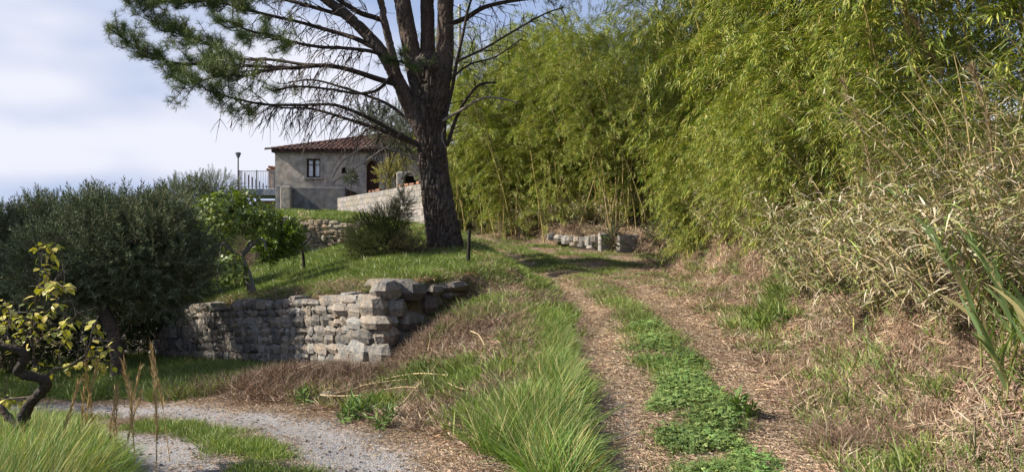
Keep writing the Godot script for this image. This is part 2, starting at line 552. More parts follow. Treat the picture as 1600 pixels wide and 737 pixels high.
func basis_to(up: Vector3, turn: float, s: float) -> Basis:
	var x := up.cross(Vector3(0.3, 0.1, 0.95)).normalized()
	var z := x.cross(up).normalized()
	return (Basis(x, up, z) * Basis(Vector3.UP, turn)).scaled(Vector3.ONE * s)
func crown(called: String, parent: Node, mesh: Mesh, m: Material, blobs: Array, count: int, s0: float, s1: float, upk: float, gap: float, c0: Color, c1: Color) -> void:
	# sprays through the volume of the blobs [centre, radii], thinner where the noise is low; positions are local to the parent
	var xf := []
	var tint := []
	var total := 0.0
	for b in blobs: total += b[1].x * b[1].y + b[1].z * b[1].y
	var tries := 0
	while xf.size() < count and tries < count * 6:
		tries += 1
		var pick := R.randf() * total
		var b = blobs[0]
		for q in blobs:
			pick -= q[1].x * q[1].y + q[1].z * q[1].y
			b = q
			if pick <= 0: break
		var dir := rdir()
		var p: Vector3 = b[0] + dir * b[1] * pow(R.randf(), 0.28)
		var n := N3.get_noise_3dv((p + parent.position) * 2.6)
		if n < gap and R.randf() < 0.9: continue
		var up: Vector3 = (dir + Vector3.UP * upk + rdir() * 0.7).normalized()
		xf.append(Transform3D(basis_to(up, rf(0, TAU), rf(s0, s1)), p))
		var t := c0.lerp(c1, clampf(0.5 + n * 1.3 + rf(-0.2, 0.2), 0, 1))
		tint.append(t)
	scatter(called, mesh, m, parent, xf, tint)

# ---------------------------------------------------------------- stones
var stone_shapes := []
var boulder_shapes := []
func make_stone_shapes() -> void:
	for k in 24:
		var g := Geo.new()
		var jit := {}
		var big := rf(0.72, 0.95) if k < 14 else rf(0.25, 0.45)
		var pt := func(p: Vector3) -> Vector3:
			var key := Vector3i(p * 2.0)
			if not jit.has(key):
				var r := p / maxf(p.length(), 0.001)
				var q := p.lerp(r * 1.18, 1.0 - big)
				var corner := absf(p.x) + absf(p.y) + absf(p.z)
				if corner > 2.5: q *= rf(0.80, 0.97)
				elif corner > 1.5: q *= rf(0.90, 1.04)
				else: q *= rf(0.98, 1.14)
				jit[key] = (q + Vector3(rf(-1, 1), rf(-1, 1), rf(-1, 1)) * 0.07) * 0.5
			return jit[key]
		var tone := rf(0.9, 1.1)
		for ax in 3:
			for sg in [-1.0, 1.0]:
				for i in 2:
					for j in 2:
						var q := []
						for o in [[0, 0], [1, 0], [1, 1], [0, 1]]:
							var t := Vector3.ZERO
							t[ax] = sg; t[(ax + 1) % 3] = i + o[0] - 1.0; t[(ax + 2) % 3] = j + o[1] - 1.0
							q.append(pt.call(t))
						var col := Color(tone, tone, tone)
						if sg > 0: g.quad(q[0], q[1], q[2], q[3], col)
						else: g.quad(q[3], q[2], q[1], q[0], col)
		if k < 14: stone_shapes.append(g.mesh())
		else: boulder_shapes.append(g.mesh())
var stone_mats := {}
func stone_mat(base: Color, k: int) -> StandardMaterial3D:
	var key := "%s%d" % [base.to_html(), k]
	if not stone_mats.has(key):
		var m: StandardMaterial3D = M.stone.duplicate()
		var f := [0.62, 0.82, 1.0, 1.12, 1.28][k % 5] as float
		var w := [0.97, 1.04, 1.0, 1.06, 0.96][k % 5] as float
		m.albedo_color = Color(base.r * f * w, base.g * f, base.b * f / w).linear_to_srgb()
		stone_mats[key] = m
	return stone_mats[key]
func stone(parent: Node, at: Vector3, size: Vector3, turn: float, base: Color, tilt := 0.08, called := "stone") -> MeshInstance3D:
	var o := part(called, stone_shapes[R.randi() % 14] if called == "stone" else boulder_shapes[R.randi() % 10], stone_mat(base, R.randi() % 5), parent)
	var flip := Basis(Vector3.UP, [0.0, PI][R.randi() % 2]) * Basis(Vector3.BACK, [0.0, PI][R.randi() % 2])
	o.transform = Transform3D(Basis(Vector3.UP, turn) * Basis(Vector3.BACK, rf(-tilt, tilt)) * Basis.from_scale(size * (1.06 if called == "stone" else 1.22)) * flip, at)
	return o
func dry_wall(parent: Node3D, p0: Vector3, p1: Vector3, top0: float, top1: float, rows: float, wmin: float, wmax: float, base: Color, depth: float, ragged := 0.1) -> void:
	# courses of stones between two feet; the face looks to the right hand of p0 -> p1 turned towards the viewer
	var dir := p1 - p0
	dir.y = 0
	var len := dir.length()
	dir /= len
	var inn := Vector3(-dir.z, 0, dir.x) if Vector3(-dir.z, 0, dir.x).z < 0 else Vector3(dir.z, 0, -dir.x)
	var turn := atan2(-dir.z, dir.x)
	var edges := []
	var v := 0.0
	while v < 1.0:
		edges.append(v)
		v += rf(0.75, 1.3) / rows
	edges[-1] = minf(edges[-1], 1.0 - 0.5 / rows)
	edges.append(1.0)
	for k in edges.size() - 1:
		var u := -rf(0.0, wmin)
		while u < len:
			var w := rf(wmin, wmax)
			var tall := R.randf() < 0.12 and k < edges.size() - 2
			var t := clampf((u + w * 0.5) / len, 0, 1)
			var b0 := lerpf(p0.y, p1.y, t)
			var hh := lerpf(top0, top1, t) - b0
			var y0: float = b0 + hh * edges[k]
			var y1: float = b0 + hh * (edges[k + 1] + (0.35 / rows if tall else 0.0))
			y1 += rf(-0.5, 0.5) * 0.18 * (y1 - y0)
			if k == edges.size() - 2: y1 += rf(-ragged, ragged)
			var parts := 2 if (not tall and w < wmin * 1.5 and y1 - y0 > wmin * 0.8 and R.randf() < 0.35) else 1
			for q in parts:
				var ya := lerpf(y0, y1, float(q) / parts)
				var yb := lerpf(y0, y1, float(q + 1) / parts)
				var c := p0 + dir * (u + w * 0.5)
				c.y = (ya + yb) * 0.5
				stone(parent, c + inn * (depth * 0.5 + rf(-0.018, 0.018)) - parent.position, Vector3(w * 1.0, (yb - ya) * 1.01, depth), turn + rf(-0.07, 0.07), base, 0.05)
			u += w

# ---------------------------------------------------------------- ready
func _ready() -> void:
	R.seed = 20240611
	var cam := Camera3D.new()
	cam.name = "camera"
	cam.projection = Camera3D.PROJECTION_FRUSTUM
	cam.near = 0.1
	cam.far = 4000.0
	cam.size = 0.1 * 737.0 / FOC
	cam.frustum_offset = Vector2(0, 0.1 * (HY - 368.5) / FOC)
	cam.position = Vector3(0, EYE, 0)
	add_child(cam)
	cam.current = true
	var we := WorldEnvironment.new()
	we.name = "world_environment"
	var env := Environment.new()
	env.background_mode = Environment.BG_SKY
	var sky := Sky.new()
	sky.sky_material = make_sky()
	env.sky = sky
	env.background_energy_multiplier = 0.49
	env.tonemap_mode = Environment.TONE_MAPPER_LINEAR
	env.tonemap_exposure = 2.6
	env.sdfgi_enabled = true; env.ssao_enabled = true; env.ssil_enabled = true
	we.environment = env
	add_child(we)
	var sun := DirectionalLight3D.new()
	sun.name = "sun"
	sun.light_energy = 1.4
	sun.light_color = Color(1.0, 0.955, 0.88)
	sun.light_angular_distance = 0.5
	sun.shadow_enabled = true
	var el := deg_to_rad(37.0)
	var back := deg_to_rad(6.0)
	var to_sun := Vector3(-cos(el) * cos(back), sin(el), cos(el) * sin(back))
	sun.look_at_from_position(Vector3.ZERO, -to_sun)
	add_child(sun)
	N1.seed = 3; N1.frequency = 0.9; N1.fractal_octaves = 4
	N2.seed = 8; N2.frequency = 0.45; N2.fractal_octaves = 3
	N3.seed = 15; N3.frequency = 0.4; N3.fractal_octaves = 3
	make_materials()
	var t0 := Time.get_ticks_msec()
	build_ground()
	print("ground ", Time.get_ticks_msec() - t0)
	make_stone_shapes()
	build_walls()
	build_house()
	print("built ", Time.get_ticks_msec() - t0)
	build_pine()
	print("pine ", Time.get_ticks_msec() - t0)
	build_bamboo()
	build_reeds()
	print("bamboo ", Time.get_ticks_msec() - t0)
	build_trees()
	build_gnarled_tree()
	print("trees ", Time.get_ticks_msec() - t0)
	build_grass()
	build_small_things()
	print("all ", Time.get_ticks_msec() - t0)

# ---------------------------------------------------------------- walls
const TAN := Color(0.40, 0.35, 0.28)
const GREY := Color(0.36, 0.345, 0.33)
func build_walls() -> void:
	# the retaining wall beside the lower road
	var w := thing("retaining_wall", Vector3(-2.0, -0.25, -11.5), "long dry stone retaining wall of squared grey stones above the lower gravel road", "stone wall")
	var core := Geo.new()
	var feet := [Vector3(-2.25, 0, -11.78), Vector3(-6.8, 0, -16.0), Vector3(-9.7, 0, -19.0), Vector3(-13, 0, -22.1)]
	var tops := []
	for k in feet.size():
		var x: float = feet[k].x
		var d: float = -feet[k].z
		tops.append(ground_y(x + 0.3, d + 0.42) + 0.02)
		feet[k].y = ground_y(x - 0.1, d - 0.12) - 0.12
	tops[0] = 0.86
	for k in 3:
		dry_wall(w, feet[k], feet[k + 1], tops[k], tops[k + 1], 7.2 if k == 0 else 6.0, 0.15, 0.38, GREY.lerp(TAN, 0.3) * 0.8, 0.34, 0.07)
		var a: Vector3 = feet[k] + Vector3(0.12, 0, -0.12)
		var b: Vector3 = feet[k + 1] + Vector3(0.12, 0, -0.12)
		var i := Vector3(0.16, 0, -0.17)
		var ta := Vector3(a.x, tops[k] - 0.16, a.z)
		var tb := Vector3(b.x, tops[k + 1] - 0.16, b.z)
		core.quad(b, a, ta, tb, SOIL); core.quad(tb, ta, ta + i, tb + i, SOIL); core.quad(a + i, b + i, tb + i, ta + i, SOIL)
	# the corner of big rough boulders, turning into the bank
	for q in [[995, 165, 85, 85], [1095, 165, 130, 82], [930, 240, 92, 92], [1020, 247, 110, 78], [1190, 240, 118, 88], [945, 315, 95, 64], [1015, 312, 60, 55], [1090, 310, 108, 82], [905, 380, 80, 64], [985, 377, 96, 104], [1085, 395, 80, 92], [1135, 385, 66, 92], [885, 450, 92, 92], [960, 465, 66, 92], [1003, 470, 48, 84], [1055, 470, 76, 84], [985, 535, 112, 64], [900, 530, 90, 70], [1060, 545, 80, 60], [1120, 470, 60, 70], [1285, 150, 150, 46], [1290, 186, 86, 34], [1220, 165, 70, 50], [790, 250, 78, 62], [852, 262, 56, 66], [815, 212, 50, 40], [860, 320, 60, 60], [850, 385, 50, 60], [1150, 310, 60, 70]]:
		var px: float = 280 + q[0] / 3.07
		var py: float = 400 + q[1] / 3.07
		var d := 11.55 + (maxf(px - 592.0, 0.0) / 110.0) * 1.55 + maxf(590.0 - px, 0.0) / 300.0 * 4.0
		var s: float = d / FOC / 3.07
		var p := P(px, py, d + 0.1)
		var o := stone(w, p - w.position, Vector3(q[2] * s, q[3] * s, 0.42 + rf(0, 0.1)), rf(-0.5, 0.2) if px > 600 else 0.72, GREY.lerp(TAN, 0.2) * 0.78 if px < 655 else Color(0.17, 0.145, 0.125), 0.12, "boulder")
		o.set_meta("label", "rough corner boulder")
	part("core", core.mesh(), M.stone, w)
	# the tan dry stone wall below the lawn
	var b := thing("dry_stone_wall", G(-7, 26.9), "tan rubble dry stone wall below the bright green lawn", "stone wall")
	var f0 := Vector3(-7.85, ground_y(-7.85, 26.8) - 0.1, -27.0)
	var f1 := Vector3(-5.2, ground_y(-5.2, 26.7) - 0.1, -26.85)
	dry_wall(b, f0, f1, 2.5, 2.45, 6.5, 0.14, 0.34, Color(0.46, 0.385, 0.29), 0.3, 0.08)
	var c2 := Geo.new()
	c2.box(Vector3(-6.5, 1.75, -27.2) - b.position, Vector3(2.7, 1.35, 0.2), SOIL)
	part("core", c2.mesh(), M.stone, b)
	# the low dark opening with its slab at the wall's left end
	var op := thing("stone_culvert", G(-8.4, 27.0), "dark square opening under a grey slab at the left end of the tan wall", "culvert")
	var g := Geo.new()
	g.bbox(Vector3(-8.4, 2.5, -26.95) - op.position, Vector3(1.15, 0.3, 0.9), Color(0.17, 0.165, 0.165), 0.03)
	part("slab", g.mesh(), M.concrete, op)
	g = Geo.new()
	for x in [-9.05, -7.95]:
		g.bbox(Vector3(x, 1.75, -27.15) - op.position, Vector3(0.22, 1.2, 0.7), Color(0.14, 0.12, 0.1), 0.02)
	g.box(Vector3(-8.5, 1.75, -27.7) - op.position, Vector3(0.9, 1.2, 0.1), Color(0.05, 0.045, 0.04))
	part("jamb", g.mesh(), M.stone, op)
	# the concrete block wall of the yard
	var cb := thing("block_wall", G(-3.2, 29.1), "long grey concrete block wall holding up the yard behind the pine", "block wall")
	var shapes := []
	for k in 3:
		var bg := Geo.new()
		bg.bbox(Vector3.ZERO, Vector3(0.492, 0.236, 0.22), vary(Color(0.31, 0.285, 0.26), 0.14), 0.012)
		shapes.append(bg.mesh())
	var runs := [[Vector3(-9.1, 0, -39), Vector3(-3.2, 0, -29.2)], [Vector3(-3.2, 0, -29.2), Vector3(-1.6, 0, -30.1)]]
	var mortar := Geo.new()
	for r in runs:
		var dir: Vector3 = (r[1] - r[0])
		var l := dir.length()
		dir /= l
		var turn := atan2(-dir.z, dir.x)
		for row in 8:
			var y := 3.94 - row * 0.25
			var u := 0.0 if row % 2 else 0.25
			while u < l - 0.2:
				var c: Vector3 = r[0] + dir * u
				u += 0.5
				if y < ground_y(c.x - 0.25, -c.z - 0.12) - 0.3: continue
				var o := part("concrete_block", shapes[R.randi() % 3], M.concrete, cb)
				o.transform = Transform3D(Basis(Vector3.UP, turn + rf(-0.01, 0.01)), c + Vector3(0, y, 0) - cb.position)
		var mid: Vector3 = (r[0] + r[1]) * 0.5
		mortar.box(mid + Vector3(0, 2.85, 0) - cb.position, Vector3(l, 2.0, 0.19), Color(0.24, 0.22, 0.2), Basis(Vector3.UP, turn))
	part("mortar", mortar.mesh(), M.concrete, cb)
	# the low pale wall at the foot of the bamboo
	var lw := thing("low_wall", G(3.0, 24.2), "low pale wall of whitish stones and concrete slabs at the foot of the bamboo", "low wall")
	for q in [[862, 370, 13, 10], [874, 372, 14, 11], [884, 375, 12, 12], [893, 375, 11, 12], [902, 376, 12, 12], [911, 377, 11, 13], [920, 377, 12, 15], [929, 377, 12, 17], [897, 383, 12, 8], [909, 385, 13, 8], [923, 387, 12, 8]]:
		var d: float = 25.2 - (q[0] - 860) / 120.0 * 1.3
		stone(lw, P(q[0], q[1], d) - lw.position, Vector3(q[2], q[3], 16) * d / FOC, rf(-0.3, 0.1), Color(0.44, 0.41, 0.37), 0.06)
	var pw := [[935, 954, 365, 391], [963, 1009, 367, 393]]
	for q in pw:
		var d: float = 24.3 - (q[0] - 930) / 70.0 * 0.9
		var p := P((q[0] + q[1]) * 0.5, (q[2] + q[3]) * 0.5 + 4, d)
		var pg := Geo.new()
		pg.bbox(Vector3.ZERO, Vector3((q[1] - q[0]) * d / FOC, (q[3] - q[2] + 10) * d / FOC, 0.2), Color(0.36, 0.34, 0.32), 0.04, Basis(Vector3.UP, 0.3) * Basis(Vector3.BACK, rf(-0.05, 0.02)))
		var o := part("concrete_slab", pg.mesh(), M.concrete, lw)
		o.position = p - lw.position

# ---------------------------------------------------------------- the farmhouse
func build_house() -> void:
	var D := 42.0
	var hs := thing("farmhouse", Vector3(-13.2, 3.6, -D), "beige plastered farmhouse with red tiled hip roof behind the pine", "house")
	var o0 := hs.position
	var wc := Color(0.47, 0.425, 0.375)
	var brown := Color(0.055, 0.032, 0.025)
	var x0 := -13.2; var x1 := -3.0
	var y0 := 3.4; var y1 := 6.9
	# openings: [x0, x1, y0, y1]
	var win := [P(479, 0, D).x, P(500, 0, D).x, P(0, 277, D).y, P(0, 248, D).y]
	var oval := [P(533, 0, D).x, P(541, 0, D).x, P(0, 271, D).y, P(0, 261, D).y]
	var door := [P(572, 0, D).x, P(592, 0, D).x, 4.0, P(0, 250, D).y]
	var holes := [win, oval, door]
	var xs := [x0, x1]
	var ys := [y0, y1]
	for h in holes:
		xs.append(h[0]); xs.append(h[1]); ys.append(h[2]); ys.append(h[3])
	xs.sort(); ys.sort()
	var g := Geo.new()
	for i in xs.size() - 1:
		for j in ys.size() - 1:
			var cx: float = (xs[i] + xs[i + 1]) * 0.5
			var cy: float = (ys[j] + ys[j + 1]) * 0.5
			var open := false
			for h in holes:
				if cx > h[0] and cx < h[1] and cy > h[2] and cy < h[3]: open = true
			if not open and xs[i + 1] - xs[i] > 0.001 and ys[j + 1] - ys[j] > 0.001:
				g.box(Vector3(cx, cy, -D - 0.25) - o0, Vector3(xs[i + 1] - xs[i], ys[j + 1] - ys[j], 0.5), wc)
	# spandrels that round the door's and the small window's heads
	for h in [oval, door]:
		var cx: float = (h[0] + h[1]) * 0.5
		var r: float = (h[1] - h[0]) * 0.5
		for sgn in [-1.0, 1.0]:
			for k in 6:
				var a0 := PI * 0.5 * k / 6.0
				var a1 := PI * 0.5 * (k + 1) / 6.0
				var xa: float = cx + sgn * r * cos(a0)
				var xb: float = cx + sgn * r * cos(a1)
				var ya: float = h[3] - r + r * sin(a0)
				g.box(Vector3((xa + xb) * 0.5, (ya + h[3]) * 0.5 + 0.001, -D - 0.25) - o0, Vector3(absf(xb - xa), h[3] - ya, 0.46), wc)
	g.box(Vector3(x0 + 0.25, (y0 + y1) * 0.5, -D - 5.3) - o0, Vector3(0.5, y1 - y0, 9.6), wc)
	g.box(Vector3(x1 - 0.25, (y0 + y1) * 0.5, -D - 5.3) - o0, Vector3(0.5, y1 - y0, 9.6), wc)
	g.box(Vector3((x0 + x1) * 0.5, (y0 + y1) * 0.5, -D - 10.35) - o0, Vector3(x1 - x0, y1 - y0, 0.5), wc)
	g.box(Vector3((x0 + x1) * 0.5, y1 - 0.06, -D - 5.3) - o0, Vector3(x1 - x0 - 1.02, 0.1, 9.58), wc)
	part("wall", g.mesh(), M.plaster, hs)
	# window with two leaves, curtains behind the panes
	var wn := Node3D.new(); wn.name = "window"; hs.add_child(wn, true)
	wn.position = Vector3((win[0] + win[1]) * 0.5, (win[2] + win[3]) * 0.5, -D) - o0
	var ww: float = win[1] - win[0]
	var wh: float = win[3] - win[2]
	var f := Geo.new()
	for x in [-ww * 0.5 + 0.035, ww * 0.5 - 0.035]:
		f.box(Vector3(x, 0, -0.12), Vector3(0.07, wh, 0.06), brown)
	f.box(Vector3(0, 0, -0.115), Vector3(0.13, wh - 0.14, 0.06), brown)
	for y in [-wh * 0.5 + 0.035, wh * 0.5 - 0.035]:
		f.box(Vector3(0, y, -0.12), Vector3(ww - 0.14, 0.07, 0.06), brown)
	f.box(Vector3(0, wh * 0.2, -0.125), Vector3(ww - 0.14, 0.035, 0.04), brown)
	part("frame", f.mesh(), M.wood, wn)
	for sgn in [-1.0, 1.0]:
		var pg := Geo.new()
		pg.box(Vector3(sgn * ww * 0.25, 0, -0.14), Vector3(ww * 0.5 - 0.14, wh - 0.14, 0.006), Color.WHITE)
		part("pane", pg.mesh(), M.glass, wn)
		var cg := Geo.new()
		for k in 8:
			var xa: float = sgn * ww * 0.25 + (k - 4) * (ww * 0.5 - 0.1) / 8.0
			cg.quad(Vector3(xa, -wh * 0.5, -0.2 - 0.02 * (k % 2)), Vector3(xa + (ww * 0.5 - 0.1) / 8.0, -wh * 0.5, -0.2 - 0.02 * ((k + 1) % 2)), Vector3(xa + (ww * 0.5 - 0.1) / 8.0, wh * 0.5, -0.2 - 0.02 * ((k + 1) % 2)), Vector3(xa, wh * 0.5, -0.2 - 0.02 * (k % 2)), Color(0.75, 0.74, 0.74))
		part("curtain", cg.mesh(), M.cloth, wn)
	var sg2 := Geo.new()
	var trim := Color(0.45, 0.41, 0.36)
	for k in 6:
		for sgn in [-1.0, 1.0]:
			sg2.bbox(Vector3(sgn * (ww * 0.5 + (0.13 if k % 2 else 0.09)), -wh * 0.5 + (k + 0.5) * wh / 6.0, -0.06), Vector3(0.26 if k % 2 else 0.18, wh / 6.0 - 0.01, 0.16), vary(trim, 0.06), 0.01)
	sg2.bbox(Vector3(0, wh * 0.5 + 0.11, -0.06), Vector3(ww + 0.4, 0.2, 0.17), trim, 0.01)
	part("surround", sg2.mesh(), M.plaster, wn)
	sg2 = Geo.new()
	sg2.bbox(Vector3(0, -wh * 0.5 - 0.06, -0.02), Vector3(ww + 0.36, 0.1, 0.3), trim, 0.01)
	part("sill", sg2.mesh(), M.plaster, wn)
	# round-headed small window and the arched door
	g = Geo.new()
	g.box(Vector3((oval[0] + oval[1]) * 0.5, (oval[2] + oval[3]) * 0.5, -D - 0.3) - o0, Vector3(oval[1] - oval[0], oval[3] - oval[2], 0.03), Color(0.03, 0.03, 0.035))
	part("small_window", g.mesh(), M.paint, hs)
	var dn := Node3D.new(); dn.name = "door"; hs.add_child(dn, true)
	dn.position = Vector3((door[0] + door[1]) * 0.5, door[2], -D - 0.2) - o0
	var dw: float = door[1] - door[0]
	for k in 5:
		g = Geo.new()
		g.bbox(Vector3(-dw * 0.5 + (k + 0.5) * dw / 5.0, (door[3] - door[2]) * 0.5, 0), Vector3(dw / 5.0 - 0.008, door[3] - door[2], 0.05), vary(Color(0.075, 0.035, 0.025), 0.15), 0.006)
		part("plank", g.mesh(), M.wood, dn)
	g = Geo.new()
	var r2 := dw * 0.5
	for k in 9:
		var a := PI * (k + 0.5) / 9.0
		g.bbox(Vector3(cos(a) * (r2 + 0.1), door[3] - door[2] - r2 + sin(a) * (r2 + 0.1), 0.22), Vector3(0.2, 0.24, 0.12), vary(trim, 0.08), 0.01, Basis(Vector3.BACK, a))
	part("arch", g.mesh(), M.plaster, dn)
	# hip roof: deck, barrel tiles in columns, ridge and hip caps, eave boards
	var rise := 0.30
	var ex0 := x0 - 0.12; var ex1 := x1 + 0.28
	var ez0 := -D + 0.28; var ez1 := -D - 10.9
	var ey := y1 + 0.02
	var run := (ez0 - ez1) * 0.5
	var ry := ey + run * rise
	var A1 := Vector3(ex0, ey, ez0); var B1 := Vector3(ex1, ey, ez0); var C1 := Vector3(ex1, ey, ez1); var D1 := Vector3(ex0, ey, ez1)
	var r0 := Vector3(ex0 + run, ry, ez0 - run); var r1 := Vector3(ex1 - run * 0.6, ry, ez0 - run)
	var roof := Geo.new()
	var rc := Color(0.2, 0.1, 0.07)
	roof.quad(A1 - o0, B1 - o0, r1 - o0, r0 - o0, rc); roof.quad(C1 - o0, D1 - o0, r0 - o0, r1 - o0, rc)
	roof.tri(D1 - o0, A1 - o0, r0 - o0, rc); roof.tri(B1 - o0, C1 - o0, r1 - o0, rc)
	roof.quad(B1 - o0, A1 - o0, D1 - o0, C1 - o0, rc)
	var rf_ := part("roof", roof.mesh(), M.tile, hs)
	var tg := Geo.new()
	var cols := [Color(0.25, 0.12, 0.09), Color(0.20, 0.105, 0.08), Color(0.30, 0.17, 0.125), Color(0.17, 0.125, 0.105), Color(0.26, 0.185, 0.15)]
	var half := func(p: Vector3, dn2: Vector3, acr: Vector3, l: float, ra: float, col: Color) -> void:
		var up: Vector3 = acr.cross(dn2).normalized()
		if up.y < 0: up = -up
		for k in 4:
			var a := PI * k / 4.0
			var b := PI * (k + 1) / 4.0
			var pa: Vector3 = p + acr * cos(a) * ra + up * (sin(a) * ra * 0.8 + 0.02)
			var pb: Vector3 = p + acr * cos(b) * ra + up * (sin(b) * ra * 0.8 + 0.02)
			var qa: Vector3 = p + dn2 * l + acr * cos(a) * ra * 1.15 + up * (sin(a) * ra * 0.92 + 0.035)
			var qb: Vector3 = p + dn2 * l + acr * cos(b) * ra * 1.15 + up * (sin(b) * ra * 0.92 + 0.035)
			tg.quad(qa, pa, pb, qb, col)
			tg.tri(p + dn2 * l + up * 0.02, qa, qb, Color(0.05, 0.03, 0.025))
	var down := Vector3(0, -rise, 1).normalized()
	var colw := 0.27
	var x := ex0 + 0.14
	while x < ex1:
		var lim := minf(run, (x - ex0)) if x < r0.x else (run if x < r1.x else (ex1 - x) / 0.6)
		var zed := ez0 - lim
		var s := 0.0
		var total := lim / Vector2(1, rise).normalized().x
		while s < total:
			var st := total - s
			var p := Vector3(x + rf(-0.015, 0.015), ey + lim * rise, zed) + down * (s)
			half.call(p - o0, down, Vector3.RIGHT, minf(0.44, st + 0.06), 0.095 * rf(0.92, 1.06), vary(cols[R.randi() % 5], 0.15))
			s += 0.37
		x += colw
	for z in range(1, 40):      # the left hip side
		var zz := ez0 - z * colw
		if zz < ez1: break
		var lim := minf(ez0 - zz, zz - ez1)
		var total := lim / Vector2(1, rise).normalized().x
		var s := 0.0
		var dl := Vector3(-1, -rise, 0).normalized()
		while s < total:
			half.call(Vector3(ex0 + lim, ey + lim * rise, zz) + dl * s - o0, dl, Vector3.BACK, minf(0.44, total - s + 0.06), 0.095, vary(cols[R.randi() % 5], 0.15))
			s += 0.37
	for e in [[r0, A1], [r0, D1], [r1, r0]]:
		var dd: Vector3 = (e[1] - e[0])
		var l := dd.length()
		dd /= l
		var acr := dd.cross(Vector3.UP).normalized()
		var s := 0.0
		while s < l:
			half.call(e[0] + dd * s + Vector3(0, 0.04, 0) - o0, dd, acr, 0.44, 0.12, vary(cols[R.randi() % 5], 0.15))
			s += 0.38
	part("tile", tg.mesh(), M.tile, rf_, "stuff")
	var eg := Geo.new()
	eg.bbox(Vector3((ex0 + ex1) * 0.5, ey - 0.06, ez0 - 0.1) - o0, Vector3(ex1 - ex0, 0.1, 0.16), Color(0.1, 0.07, 0.055), 0.01)
	eg.bbox(Vector3(ex0 + 0.1, ey - 0.063, (ez0 + ez1) * 0.5) - o0, Vector3(0.16, 0.1, ez0 - ez1 - 0.4), Color(0.1, 0.07, 0.055), 0.01)
	part("eave", eg.mesh(), M.wood, rf_)
	# the rendered terrace wall below the window
	var tw := thing("terrace_wall", Vector3(-11.0, 3.0, -38.6), "smooth grey rendered terrace wall below the farmhouse window", "wall")
	g = Geo.new()
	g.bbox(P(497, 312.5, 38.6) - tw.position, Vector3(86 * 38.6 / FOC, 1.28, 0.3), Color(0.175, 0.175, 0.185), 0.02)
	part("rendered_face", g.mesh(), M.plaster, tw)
	g = Geo.new()
	var pp := P(447.5, 313, 38.4)
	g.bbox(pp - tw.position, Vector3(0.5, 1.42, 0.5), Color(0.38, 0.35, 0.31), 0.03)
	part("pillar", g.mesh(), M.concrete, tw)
	g = Geo.new()
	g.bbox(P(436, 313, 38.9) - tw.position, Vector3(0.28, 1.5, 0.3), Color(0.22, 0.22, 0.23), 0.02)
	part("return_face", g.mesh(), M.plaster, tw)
	g = Geo.new()
	g.box(Vector3(P(497, 293, 39.7).x, 4.35, -40.3) - tw.position, Vector3(3.1, 0.5, 3.2), SOIL)
	part("earth_fill", g.mesh(), M.ground, tw)
	# the balcony with its railing, and the lean-to behind it
	var bl := thing("balcony", Vector3(-14.6, 4.0, -41.5), "pale blue grey concrete balcony with thin railing left of the farmhouse", "balcony")
	g = Geo.new()
	var dz := 41.2
	g.bbox(P(402, 300, dz) - bl.position + Vector3(0, 0, -1.4), Vector3(61 * dz / FOC, 0.36, 3.0), Color(0.30, 0.33, 0.38), 0.02)
	part("slab", g.mesh(), M.concrete, bl)
	var xa := P(373, 0, dz).x
	var xb := P(428, 0, dz).x
	var yb := P(0, 294.5, dz).y
	g = Geo.new()
	for y in [yb + 0.95, yb + 0.1]:
		g.box(Vector3((xa + xb) * 0.5, y, -dz) - bl.position, Vector3(xb - xa, 0.035, 0.035), Color(0.3, 0.31, 0.33))
	part("rail", g.mesh(), M.metal, bl)
	for k in 3:
		g = Geo.new()
		g.box(Vector3(lerpf(xa, xb, k / 2.0), yb + 0.5, -dz) - bl.position, Vector3(0.06, 1.0, 0.06), Color(0.2, 0.2, 0.21))
		part("post", g.mesh(), M.metal, bl)
	for k in range(1, 20):
		if k == 10: continue
		g = Geo.new()
		g.box(Vector3(lerpf(xa, xb, k / 20.0), yb + 0.52, -dz + 0.002) - bl.position, Vector3(0.016, 0.83, 0.016), Color(0.3, 0.31, 0.33))
		part("bar", g.mesh(), M.metal, bl)
	for k in 9:      # the side rail that runs back from the corner
		g = Geo.new()
		g.box(Vector3(xa + 0.05 + k * 0.12, yb + 0.5 - k * 0.05, -dz - 0.15 - k * 0.25) - bl.position, Vector3(0.05, 1.0 - k * 0.09, 0.05), Color(0.12, 0.1, 0.1))
		part("side_bar", g.mesh(), M.metal, bl)
	g = Geo.new()
	g.box(Vector3(P(418, 0, 42.8).x, 3.0, -42.8) - bl.position, Vector3(1.1, 2.4, 0.3), Color(0.42, 0.27, 0.16))
	part("under_wall", g.mesh(), M.plaster, bl)
	var ln := thing("lean_to", Vector3(-13.7, 4.6, -43.5), "small lean-to with brown tiled edge between balcony and farmhouse", "porch")
	g = Geo.new()
	g.bbox(P(425.5, 266, 43.2) - ln.position + Vector3(0, 0, -0.6), Vector3(0.62, 0.12, 1.6), Color(0.25, 0.13, 0.09), 0.02, Basis(Vector3.BACK, -0.12))
	g.bbox(P(426, 261.5, 43.2) - ln.position + Vector3(0, 0, -0.6), Vector3(0.5, 0.14, 1.5), Color(0.3, 0.14, 0.1), 0.03, Basis(Vector3.BACK, -0.12))
	part("roof_edge", g.mesh(), M.tile, ln)
	g = Geo.new()
	g.box(P(424, 283, 43.4) - ln.position, Vector3(0.3, 1.35, 0.3), Color(0.45, 0.34, 0.28))
	part("pier", g.mesh(), M.plaster, ln)
	g = Geo.new()
	g.box(P(429, 283, 43.6) - ln.position, Vector3(0.16, 1.35, 0.06), Color(0.12, 0.06, 0.045))
	part("door", g.mesh(), M.wood, ln)
	# lamp on its pole, at the balcony's corner
	var lp := thing("lamp_post", Vector3(P(371.5, 0, 41).x, 4.0, -41.0), "slim grey lamp post with dark cone shade at the balcony corner", "lamp post")
	g = Geo.new()
	var ty := P(0, 245, 41).y - 4.0
